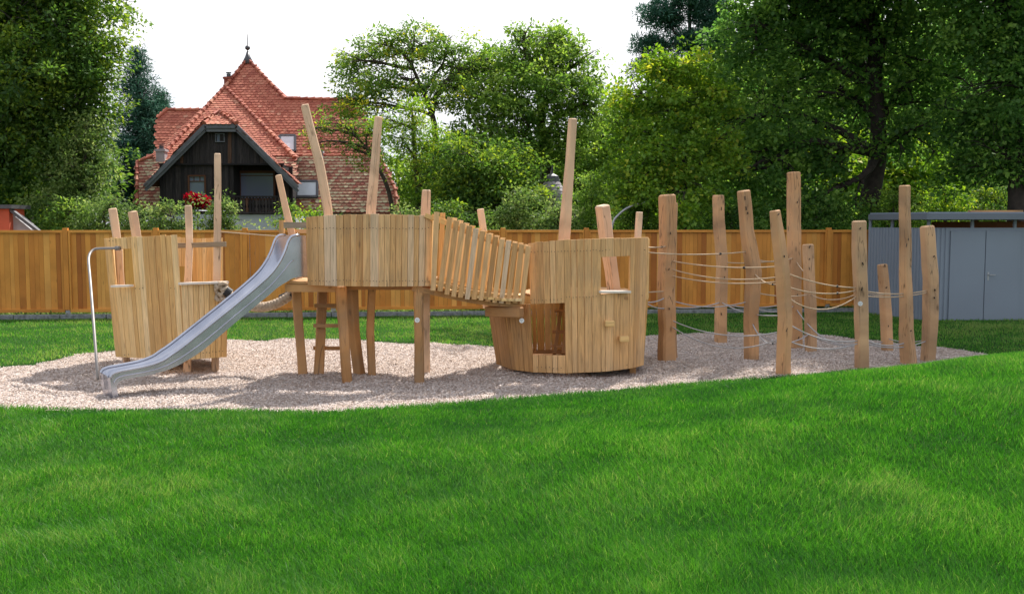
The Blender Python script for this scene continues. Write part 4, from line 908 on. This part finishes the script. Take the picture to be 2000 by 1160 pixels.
# left neighbour building
nb = empty('red_building', P(20, 430, 25.2), 'low red plastered building with grey roof edge at the far left behind the fence', 'building')
mb = MB(); a, b = P(-120, 445, 25.2), P(17, 408, 25.2); mb.box(a.x, b.x, 25.2, 26.0, -.1, b.z); mb.build('wall', M['redwall'], nb)
mb = MB(); mb.box(a.x - .1, b.x + .12, 25.1, 26.1, b.z + .003, b.z + .10); mb.build('roof', M['lead'], nb)
mb = MB(); p0, p1 = P(19, 408, 25.3), P(68, 446, 25.3); mb.beam(p0, p1 + (p1 - p0) * .3, .14, .07); mb.build('roof_slope', M['lead'], nb)
mb = MB(); mb.prism([P(18, 414, 25.4), P(60, 448, 25.4), P(60, 470, 25.4), P(18, 470, 25.4)], (0, .5, 0)); mb.build('gable', M['greyrender'], nb)
# turret roof among the trees
tu = empty('turret', P(1082, 420, 31), 'small grey shingled turret roof with a dark cap among the trees', 'turret')
mb = MB(); c0 = P(1080, 350, 31); 
ns = 10; levels = [(P(1080, 352, 31).z, .22), (P(1080, 372, 31).z, .40), (P(1080, 395, 31).z, .55), (P(1080, 430, 31).z, .85)]
for li in range(len(levels) - 1):
    (za, ra), (zb, rb) = levels[li], levels[li + 1]; rows_ = max(1, int((za - zb) / .09))
    for r__ in range(rows_):
        u0, u1 = r__ / rows_, (r__ + 1) / rows_
        for k in range(20):
            a0, a1 = 2 * math.pi * (k + .5 * (r__ % 2)) / 20, 2 * math.pi * (k + .95 + .5 * (r__ % 2)) / 20
            ra_, rb_ = lerp(ra, rb, u0), lerp(ra, rb, u1) + .02; z0_, z1_ = lerp(za, zb, u0), lerp(za, zb, u1) - .01
            mb.poly([(c0.x + math.cos(a0) * rb_, 31.6 + math.sin(a0) * rb_, z1_), (c0.x + math.cos(a1) * rb_, 31.6 + math.sin(a1) * rb_, z1_), (c0.x + math.cos(a1) * ra_, 31.6 + math.sin(a1) * ra_, z0_), (c0.x + math.cos(a0) * ra_, 31.6 + math.sin(a0) * ra_, z0_)], random.random())
mb.build('roof', M['slate'], tu)
mb = MB(); mb.tube([(c0.x, 31.6, c0.z - .1), (c0.x, 31.6, c0.z + .12), (c0.x, 31.6, c0.z + .2)], [.26, .2, .04], 10); mb.tube([(c0.x, 31.6, c0.z + .2), (c0.x, 31.6, c0.z + .45)], .035, 8); mb.build('cap', M['lead'], tu)
mb = MB(); mb.tube([(c0.x, 31.6, 0), (c0.x, 31.6, levels[-1][0])], .7, 12); mb.build('wall', M['render'], tu)
mb = MB(); mb.tube(smoothpts([P(1190, 500, 25.5), P(1196, 440, 25.5), P(1208, 420, 25.5), P(1228, 405, 25.5), P(1250, 398, 25.5), P(1266, 396, 25.5)], 4), [.03] * 21, 8); tag(mb.build('arched_pole', M['galv'], smooth=True), 'thin curved pale pole arching up behind the fence', 'pole')

# ------------------------------------------------------------------ trees
def leaf_cloud(centers, per, crad, lsize, flat=.6, rs=None, outward=None, narrow=.5, droop=.2):
    """returns verts(n,4,3), tint(n)"""
    rs = rs or rng; m = len(centers); n = m * per; c = np.repeat(centers, per, 0)
    off = rs.normal(0, 1, (n, 3)); off /= np.maximum(1e-6, np.linalg.norm(off, axis=1))[:, None]; off *= (rs.random(n) ** .45)[:, None] * np.repeat(crad, per)[:, None]; off[:, 2] *= flat
    p = c + off
    d = off / np.maximum(1e-6, np.linalg.norm(off, axis=1))[:, None] + rs.normal(0, .55, (n, 3)); d[:, 2] -= droop; d /= np.linalg.norm(d, axis=1)[:, None]
    nrm = rs.normal(0, .55, (n, 3)) + np.array([0, 0, 1.0]) ; s = np.cross(d, nrm); s /= np.maximum(1e-6, np.linalg.norm(s, axis=1))[:, None]; up = np.cross(s, d)
    l = (lsize * rs.uniform(.6, 1.35, n))[:, None]; wd = l * narrow
    V = np.stack([p, p + d * l * .45 + s * wd * .5 + up * l * .08, p + d * l, p + d * l * .45 - s * wd * .5 + up * l * .08], 1)
    t = np.repeat(rs.normal(.45, .22, m), per) + rs.normal(0, .17, n)
    return V, np.clip(t, 0, 1)
def blob_centers(blobs, dens, rs, shell=.45):
    out_ = []; 
    for (c, rx, ry, rz) in blobs:
        n = max(3, int(dens * (rx * ry * rz) ** (2 / 3)))
        v = rs.normal(0, 1, (n, 3)); v /= np.linalg.norm(v, axis=1)[:, None]; r_ = rs.random(n) ** shell
        lump = 1 + .16 * np.sin(v[:, 0] * 5 + c[0]) * np.cos(v[:, 2] * 6 + c[2]) + .1 * rs.normal(0, 1, n)
        out_.append(np.array(c) + v * (r_ * lump)[:, None] * np.array([rx, ry, rz]))
    return np.concatenate(out_)
def tree(name, label, trunk, blobs, leaf, bark='bark', dens=26, per=60, crad=.55, lsize=.15, seed=1, cat='tree', group='trees beyond the fence', r0=.2, limbs=4, flat=.6, narrow=.5, sub=2, shell=.45, leafname='crown', droop=.2, zmin=None, wblobs=()):
    """trunk: list of world points; blobs: [(px,py,Y,rx,rz[,ry])]"""
    rs = np.random.default_rng(seed); rnd = random.Random(seed)
    bl = []
    for b in blobs:
        p = P(b[0], b[1], b[2]); bl.append(((p.x, p.y, p.z), b[3], b[5] if len(b) > 5 else b[3] * .85, b[4]))
    for b in wblobs: bl.append(((b[0], b[1], b[2]), b[3], b[4], b[5]))
    e = empty(name, (trunk[0][0], trunk[0][1], 0), label, cat, group); base = Vector(e.location)
    cen = blob_centers(bl, dens, rs, shell)
    cen = cen[cen[:, 2] > (.25 if zmin is None else zmin)]
    V, t = leaf_cloud(cen, per, crad * rs.uniform(.6, 1.3, len(cen)), lsize, flat, rs, narrow=narrow, droop=droop)
    V = V - np.array(base); n = len(V)
    np_mesh(leafname, V.reshape(-1, 3), np.arange(n * 4), np.arange(n) * 4, M[leaf], t, parent=e)
    mb = MB(); tp_ = [Vector(p) for p in trunk]; rr = [r0 * (1 - .75 * i / (len(tp_) - 1)) for i in range(len(tp_))]; sm = smoothpts(tp_, 4); rs_ = [lerp(r0, r0 * .28, i / (len(sm) - 1)) for i in range(len(sm))]
    mb.tube(sm, rs_, 8)
    def branch(a, b, ra, rb):
        a = Vector(a); b = Vector(b); L_ = (b - a).length; n_ = 6; pp = []
        bend = Vector((rnd.uniform(-1, 1), rnd.uniform(-1, 1), rnd.uniform(-.2, 1))) * L_ * .13
        for k in range(n_ + 1):
            u = k / n_; p = a.lerp(b, u) + bend * math.sin(math.pi * u) + Vector((rnd.uniform(-1, 1), rnd.uniform(-1, 1), rnd.uniform(-1, 1))) * L_ * .02 * (0 < k < n_); pp.append(p)
        mb.tube(pp, [lerp(ra, rb, k / n_) for k in range(n_ + 1)], 5, cap=False); return pp
    for (c, rx, ry, rz) in bl:
        c = Vector(c); src = min(sm[len(sm) * 2 // 5:], key=lambda q: (q - (c - Vector((0, 0, rz * .9)))).length + (0 if q.z < c.z else 3)); pp = branch(src, c + Vector((0, 0, rz * .3)), r0 * .42, r0 * .12)
        for _ in range(int(limbs * sub)):
            s_ = pp[rnd.randint(2, 6)]; d = Vector((rnd.gauss(0, 1), rnd.gauss(0, 1), rnd.gauss(.2, .8))).normalized(); en = c + Vector((d.x * rx, d.y * ry, d.z * rz)) * .9; p3 = branch(s_, en, r0 * .15, r0 * .03)
            for _k in range(2):
                d = Vector((rnd.gauss(0, 1), rnd.gauss(0, 1), rnd.gauss(.1, .7))).normalized() * min(rx, rz) * .5; branch(p3[rnd.randint(2, 5)], en + d, r0 * .06, r0 * .015)
    mb.v = [tuple(Vector(p)) for p in mb.v]; mb.build('trunk', M[bark], e, smooth=True); return e
def tk(px, Y, *pts, z0=-.1):
    """trunk through pixels at depth Y"""
    g = P(px, 450, Y); out_ = [(g.x, Y, z0)]
    for (x, y) in pts: out_.append(tuple(P(x, y, Y)))
    return out_
# big dark tree on the left
tree('broadleaf_tree', 'huge dark green broadleaf tree filling the left edge', tk(40, 30, (45, 380), (60, 200), (50, 60)),
     [(-40, 60, 30, 3.0, 2.6), (60, 40, 29.5, 2.2, 2.0), (140, 90, 29, 1.4, 1.3), (50, 170, 28.6, 2.4, 1.7), (150, 190, 29, 1.1, 1.2), (-60, 240, 29, 2.4, 1.8), (90, 290, 28.8, 1.8, 1.3), (165, 125, 29.5, .8, .9), (185, 235, 29, .6, .7), (0, 350, 29, 2.2, 1.0), (100, -40, 30, 2.6, 1.6)],
     'leaf_dark', 'barkdark', dens=46, per=75, crad=.5, lsize=.14, seed=11, r0=.38)
tree('broadleaf_tree', 'yellowish green bushy tree below the huge dark tree, beside the spruce', tk(150, 28, (155, 380), (170, 300)),
     [(165, 270, 28, .8, .9), (145, 340, 27.7, 1.0, .9), (165, 375, 27.8, .6, .6), (110, 400, 27.5, 1.0, .7), (165, 310, 28.2, .5, .6)], 'leaf_bush', dens=60, per=70, crad=.38, lsize=.10, seed=12, r0=.12)
# spruce (conifer builder)
def conifer(label, px, ytop, Y, hw_px, ybase, leaf, seed, name='spruce_tree', tiers=34, open_=.0):
    rs = np.random.default_rng(seed); top = P(px, ytop, Y); bw = hw_px * Y / F; zb = max(.6, P(px, ybase, Y).z); e = empty(name, (top.x, Y, 0), label, 'tree', 'trees beyond the fence'); H_ = top.z - zb
    C_ = []; mb = MB(); mb.tube([(top.x, Y, -.1), (top.x, Y, zb + H_ * .6), (top.x, Y, top.z - .1)], [.22, .12, .02], 7)
    for k in range(tiers):
        f = (k + .5) / tiers; zz = top.z - H_ * f; rad = bw * (.08 + .92 * f ** .8); nb_ = int(5 + 9 * f)
        for _ in range(nb_):
            an = rs.uniform(0, 2 * np.pi); r_ = rad * rs.uniform(.65, 1.12); dz = rs.uniform(-.2, .25) - r_ * .12; m_ = max(3, int(r_ / .16)); ux, uy = math.cos(an), math.sin(an)
            en = (top.x + ux * r_, Y + uy * r_, zz + dz + r_ * .18)
            if _ % 2 == 0: mb.tube([(top.x, Y, zz), (top.x + ux * r_ * .6, Y + uy * r_ * .6, zz + dz), en], [.03, .02, .008], 4, cap=False)
            for j in range(m_):
                u = (j + 1) / m_
                if open_ and u < open_ and rs.random() < .7: continue
                C_.append((top.x + ux * r_ * u + rs.normal(0, .05), Y + uy * r_ * u + rs.normal(0, .05), zz + dz * u + r_ * .18 * u * u + rs.normal(0, .04)))
    C_ = np.array(C_); V, t = leaf_cloud(C_, 14, np.full(len(C_), .24), .20, .55, rs, narrow=.2, droop=-.1); V = V - np.array([top.x, Y, 0]); n = len(V)
    np_mesh('crown', V.reshape(-1, 3), np.arange(n * 4), np.arange(n) * 4, M[leaf], t, parent=e); mb.build('trunk', M['barkdark'], e, smooth=True)
conifer('dark bluish spruce with pointed top left of the red-roofed house', 268, 100, 46, 105, 420, 'leaf_blue', 21, tiers=46)
conifer('shorter dark spruce close against the left side of the red-roofed house', 312, 180, 47, 62, 420, 'leaf_blue', 22)
tree('pine_tree', 'tall dark pine with ragged crown rising behind the right-hand trees', tk(1345, 48, (1345, 380), (1348, 150), (1345, -60)),
     [(1345, -20, 48, 1.6, 1.1), (1295, 35, 48, 1.2, .7), (1390, 30, 48, 1.3, .8), (1272, 90, 48, 1.0, .5), (1345, 85, 48, 1.2, .7), (1410, 85, 48, 1.0, .6), (1260, 130, 48, .7, .4), (1330, 150, 48, 1.6, .8), (1420, 140, 48, 1.1, .7), (1340, 220, 48, 2.0, 1.2)],
     'leaf_blue', 'barkdark', dens=56, per=80, crad=.38, lsize=.22, seed=23, r0=.2, narrow=.22, flat=.8, droop=-.3)
# airy tree, right of the house
tree('broadleaf_tree', 'airy tree with yellow tinged leaves and visible branches right of the house', tk(850, 36, (848, 380), (850, 260), (835, 200), (800, 120)),
     [(690, 130, 36, 1.0, .8), (745, 100, 36, 1.1, .8), (810, 95, 36, 1.2, .8), (875, 110, 36.5, 1.1, .9), (720, 175, 35.5, 1.2, .7), (790, 165, 35.5, 1.2, .7), (870, 180, 36, 1.3, .9), (690, 215, 35, 1.1, .6), (920, 150, 36.5, .9, 1.1)],
     'leaf_air', dens=40, per=48, crad=.40, lsize=.13, seed=31, r0=.17, sub=4, flat=.5)
tree('broadleaf_tree', 'small leaning tree with feathery branches in front of the tiled roof', tk(775, 33, (765, 400), (735, 320), (700, 270)),
     [(685, 260, 33, .95, .55), (640, 245, 33, .5, .3), (730, 250, 33, .9, .7), (605, 255, 32.5, .35, .25), (615, 285, 32.5, .3, .2), (720, 300, 33.5, .7, .5), (680, 290, 33, .6, .35)], 'leaf_air', dens=34, per=40, crad=.3, lsize=.10, seed=32, r0=.10, sub=3)
tree('broadleaf_tree', 'bright yellow-green feathery tree behind the middle platform', tk(820, 32, (818, 400), (810, 300), (805, 220)),
     [(805, 230, 32, .7, .75), (785, 285, 32, .9, .8), (840, 290, 32.2, 1.0, .85), (838, 350, 31.8, 1.0, .8), (870, 350, 32.5, .8, .8), (850, 405, 31.6, 1.0, .55), (755, 240, 32, .5, .4)], 'leaf_yel', dens=50, per=50, crad=.36, lsize=.13, seed=33, r0=.13, narrow=.3, droop=.0)
# dense round tree
tree('broadleaf_tree', 'dense rounded green tree in the centre standing against the sky', tk(1065, 36, (1068, 380), (1060, 280), (1050, 150)),
     [(1000, 130, 36, 1.3, .9), (1075, 105, 36, 1.3, .95), (1130, 140, 36, 1.0, .9), (960, 200, 35.5, 1.5, 1.1), (1060, 190, 35, 1.7, 1.1), (1140, 220, 35.5, 1.1, 1.2), (935, 280, 35.5, 1.2, 1.1), (1010, 270, 35, 1.4, 1.0), (1110, 290, 35.5, 1.1, .9), (930, 130, 37, .9, .8), (1025, 70, 36.2, .5, .45), (1095, 75, 36.2, .45, .4)],
     'leaf_mid', dens=44, per=60, crad=.44, lsize=.15, seed=41, r0=.3)
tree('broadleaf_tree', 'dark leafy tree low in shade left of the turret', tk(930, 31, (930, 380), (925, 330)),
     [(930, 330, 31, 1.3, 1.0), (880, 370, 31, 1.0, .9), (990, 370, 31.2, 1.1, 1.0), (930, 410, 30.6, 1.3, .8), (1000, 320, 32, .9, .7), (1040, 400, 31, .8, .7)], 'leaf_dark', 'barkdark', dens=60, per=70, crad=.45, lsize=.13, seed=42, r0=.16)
tree('broadleaf_tree', 'mid green tree filling the gap behind the turret', tk(1150, 38, (1150, 380), (1155, 300)),
     [(1150, 350, 38, 1.6, 1.2), (1190, 300, 38, 1.1, 1.2), (1100, 340, 39, 1.4, 1.0), (1040, 330, 40, 1.5, 1.2), (1150, 420, 37, 1.8, .9), (1190, 240, 38, .7, .7)], 'leaf_mid', dens=40, per=60, crad=.5, lsize=.15, seed=43, r0=.2)
# right hand yellow-green maple
tree('maple_tree', 'bright yellow-green maple with branches drooping over the fence', tk(1345, 27, (1340, 400), (1335, 300), (1320, 180)),
     [(1290, 130, 27, .85, .6), (1345, 125, 27, .8, .65), (1240, 190, 27, .75, .65), (1310, 210, 26.8, 1.1, .8), (1380, 200, 27.3, 1.0, .8), (1225, 260, 27, .7, .7), (1290, 300, 26.5, 1.2, .8), (1240, 350, 26.3, .9, .7), (1340, 370, 26.4, 1.0, .75), (1270, 400, 25.9, .8, .55), (1325, 420, 25.2, .55, .45), (1400, 290, 27, .9, .8)],
     'leaf_yel', 'barkdark', dens=62, per=46, crad=.36, lsize=.115, seed=51, r0=.13, narrow=.75)
# big linden right
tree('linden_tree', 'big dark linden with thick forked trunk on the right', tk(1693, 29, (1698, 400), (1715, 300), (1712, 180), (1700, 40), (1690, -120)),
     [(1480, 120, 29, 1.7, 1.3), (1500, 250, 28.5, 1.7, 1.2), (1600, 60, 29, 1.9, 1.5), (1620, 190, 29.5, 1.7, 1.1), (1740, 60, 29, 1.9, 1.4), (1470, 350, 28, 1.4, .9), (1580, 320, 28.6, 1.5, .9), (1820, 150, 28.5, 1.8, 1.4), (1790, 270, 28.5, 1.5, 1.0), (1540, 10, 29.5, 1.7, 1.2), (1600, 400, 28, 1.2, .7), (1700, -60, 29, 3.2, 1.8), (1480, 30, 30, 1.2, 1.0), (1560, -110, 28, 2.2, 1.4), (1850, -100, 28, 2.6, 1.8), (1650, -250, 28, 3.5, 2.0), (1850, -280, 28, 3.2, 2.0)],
     'leaf_linden', 'barkdark', dens=36, per=50, crad=.46, lsize=.13, seed=61, r0=.36, limbs=4, sub=2, narrow=.75, wblobs=[(8, 23.6, 10.4, 3.6, 3.2, 1.3), (5.2, 26, 11, 2.8, 2.6, 1.3), (10.6, 21.6, 10.2, 2.6, 2.4, 1.2), (10.5, 25.5, 11, 3, 3, 1.4), (6, 22.2, 10.6, 1.6, 1.6, .8)])  # wblobs: crown lobes out of view, added so the linden shades the net
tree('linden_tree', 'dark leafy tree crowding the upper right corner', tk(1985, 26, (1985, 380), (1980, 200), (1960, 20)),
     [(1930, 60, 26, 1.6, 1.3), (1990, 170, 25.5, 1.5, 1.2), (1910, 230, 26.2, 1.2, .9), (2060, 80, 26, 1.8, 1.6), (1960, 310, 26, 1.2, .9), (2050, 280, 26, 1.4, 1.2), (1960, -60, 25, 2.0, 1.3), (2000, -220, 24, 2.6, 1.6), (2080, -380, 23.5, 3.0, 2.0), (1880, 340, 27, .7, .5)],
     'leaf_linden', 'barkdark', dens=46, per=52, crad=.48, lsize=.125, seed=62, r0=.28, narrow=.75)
# background tree masses, each its own tree
for i, (px, py, Y, rx, rz, lf, lab) in enumerate([
    (1450, 300, 42, 4.2, 4.6, 'leaf_mid', 'distant green tree behind the maple and the pine'), (1640, 230, 44, 4.6, 5.5, 'leaf_linden', 'distant dark tree behind the linden trunk, left side'), (1840, 240, 42, 4.4, 5.5, 'leaf_linden', 'distant dark tree seen to the right of the linden trunk'),
    (2020, 250, 40, 4.0, 5.5, 'leaf_linden', 'distant dark tree at the right edge behind the shed'), (1250, 330, 44, 3.4, 3.0, 'leaf_mid', 'distant green tree low behind the maple'), (1730, 340, 36, 2.6, 1.8, 'leaf_yel', 'sunlit light green tree glimpsed right of the linden trunk'),
    (1000, 380, 46, 3.6, 2.4, 'leaf_dark', 'distant dark tree low behind the dense rounded tree'), (860, 380, 45, 3.0, 2.4, 'leaf_mid', 'distant green tree low behind the feathery yellow-green tree'), (20, 330, 38, 3.2, 3.0, 'leaf_dark', 'distant dark tree behind the huge left tree')]):
    g0 = P(px, 440, Y); ztop = P(px, py, Y).z
    tree('broadleaf_tree', lab, [(g0.x, Y, -.1), (g0.x + .2, Y, ztop * .5), (g0.x, Y, ztop)], [(px, py, Y, rx, rz), (px - 60, py + 60, Y - 1, rx * .7, rz * .6), (px + 60, py + 70, Y - 1, rx * .7, rz * .6)], lf, 'barkdark', dens=40, per=44, crad=.75, lsize=.26, seed=70 + i, r0=.3, limbs=2)
# shrubs behind the fence
SH = [(-10, 390, 29.5, 1.3, .7, 'leaf_dark', 'dark shrub rising behind the roof of the red building'), (135, 418, 26.5, .7, .42, 'leaf_mid', 'green shrub above the fence right of the red building'), (205, 415, 26, .75, .5, 'leaf_bush', 'light green shrub behind the two short posts of the left tower'),
      (270, 430, 25.8, .75, .4, 'leaf_bush', 'low shrub below the left corner of the house'), (335, 425, 25.6, .7, .42, 'leaf_bush', 'low leafy shrub left of the red flowers'), (430, 415, 25.8, .65, .5, 'leaf_bush', 'leafy shrub in front of the balcony right of the red flowers'),
      (560, 425, 25.8, .35, .42, 'leaf_air', 'sparse shrub below the lower skylight'), (625, 428, 25.6, .55, .25, 'leaf_yel', 'bright big-leaved shrub just above the fence by the leaning mast'), (790, 428, 27, .5, .35, 'leaf_bush', 'shrub at the right corner of the lower roof'),
      (880, 430, 27, 1.0, .5, 'leaf_dark', 'dark shrub behind the sloping bridge'), (1010, 410, 26, .7, .6, 'leaf_bush', 'pale leafy shrub left of the turret with upright shoots'), (1090, 425, 26, .8, .42, 'leaf_bush', 'pale leafy shrub in front of the turret'),
      (1155, 395, 27, 1.0, .9, 'leaf_mid', 'green shrub right of the tall mast of the right tower'), (1240, 425, 26.5, .8, .5, 'leaf_mid', 'green shrub behind the arched pole'), (1430, 430, 27, 1.3, .6, 'leaf_linden', 'dark shrub behind the net posts'), (1590, 430, 27.5, 1.5, .7, 'leaf_linden', 'dark shrub behind the tallest net post'),
      (1845, 385, 28.5, .75, .42, 'leaf_yel', 'bright sunlit shrub above the shed roof'), (1745, 405, 28, 1.0, .5, 'leaf_mid', 'green shrub above the left end of the shed roof'), (1950, 400, 30, 1.4, .7, 'leaf_dark', 'dark shrub above the right end of the shed roof')]
for i, (px, py, Y, rx, rz, lf, lab) in enumerate(SH):
    g0 = P(px, 440, Y); zt = P(px, py, Y).z; rs = random.Random(i)
    bl = [(px, py, Y, rx, rz), (px - rx * 30, py + 25, Y, rx * .8, rz * .8), (px + rx * 30, py + 25, Y, rx * .8, rz * .8), (px, 480, Y, rx, .8), (px + rs.uniform(-1, 1) * rx * 30, py - rz * 40, Y, rx * .35, rz * .5), (px + rs.uniform(-1, 1) * rx * 40, py - rz * 30, Y, rx * .3, rz * .5)]
    tree('shrub', lab, [(g0.x, Y, -.1), (g0.x, Y, zt * .6), (g0.x, Y, zt)], bl, lf, dens=70, per=40, crad=.26, lsize=.085, seed=100 + i, cat='shrub', group='shrubs behind the fence', r0=.05, limbs=2, sub=2, leafname='foliage')
tree('rose_bush', 'bush covered with deep red flowers in front of the dark gable', tk(386, 35, (386, 420), (386, 395)), [(386, 390, 35, .42, .28), (372, 386, 35, .22, .18), (402, 398, 35, .2, .22)], 'petal', dens=150, per=26, crad=.16, lsize=.09, seed=130, cat='flowers', group=None, r0=.04, narrow=.9, leafname='flowers')
# undergrowth strip at the foot of the fence
n = 26000; s_ = rng.uniform(-5, 20, n); o_ = rng.uniform(-.42, 1.3, n); bx_ = FA.x + fd.x * s_ + fn.x * o_; by_ = FA.y + fd.y * s_ + fn.y * o_
hh = .02 + .13 * vn(bx_, by_, .6, 41) ** 1.5
C_ = np.stack([bx_, by_, rng.random(n) * hh + .0], 1)
V, t = leaf_cloud(C_, 3, np.full(n, .05), .05, .8, rng, narrow=.6, droop=-.2); n = len(V)
tag(np_mesh('ground_cover', V.reshape(-1, 3), np.arange(n * 4), np.arange(n) * 4, M['leaf_bush'], t), 'low weeds growing along the foot of the cedar fence', 'weeds', kind='stuff')
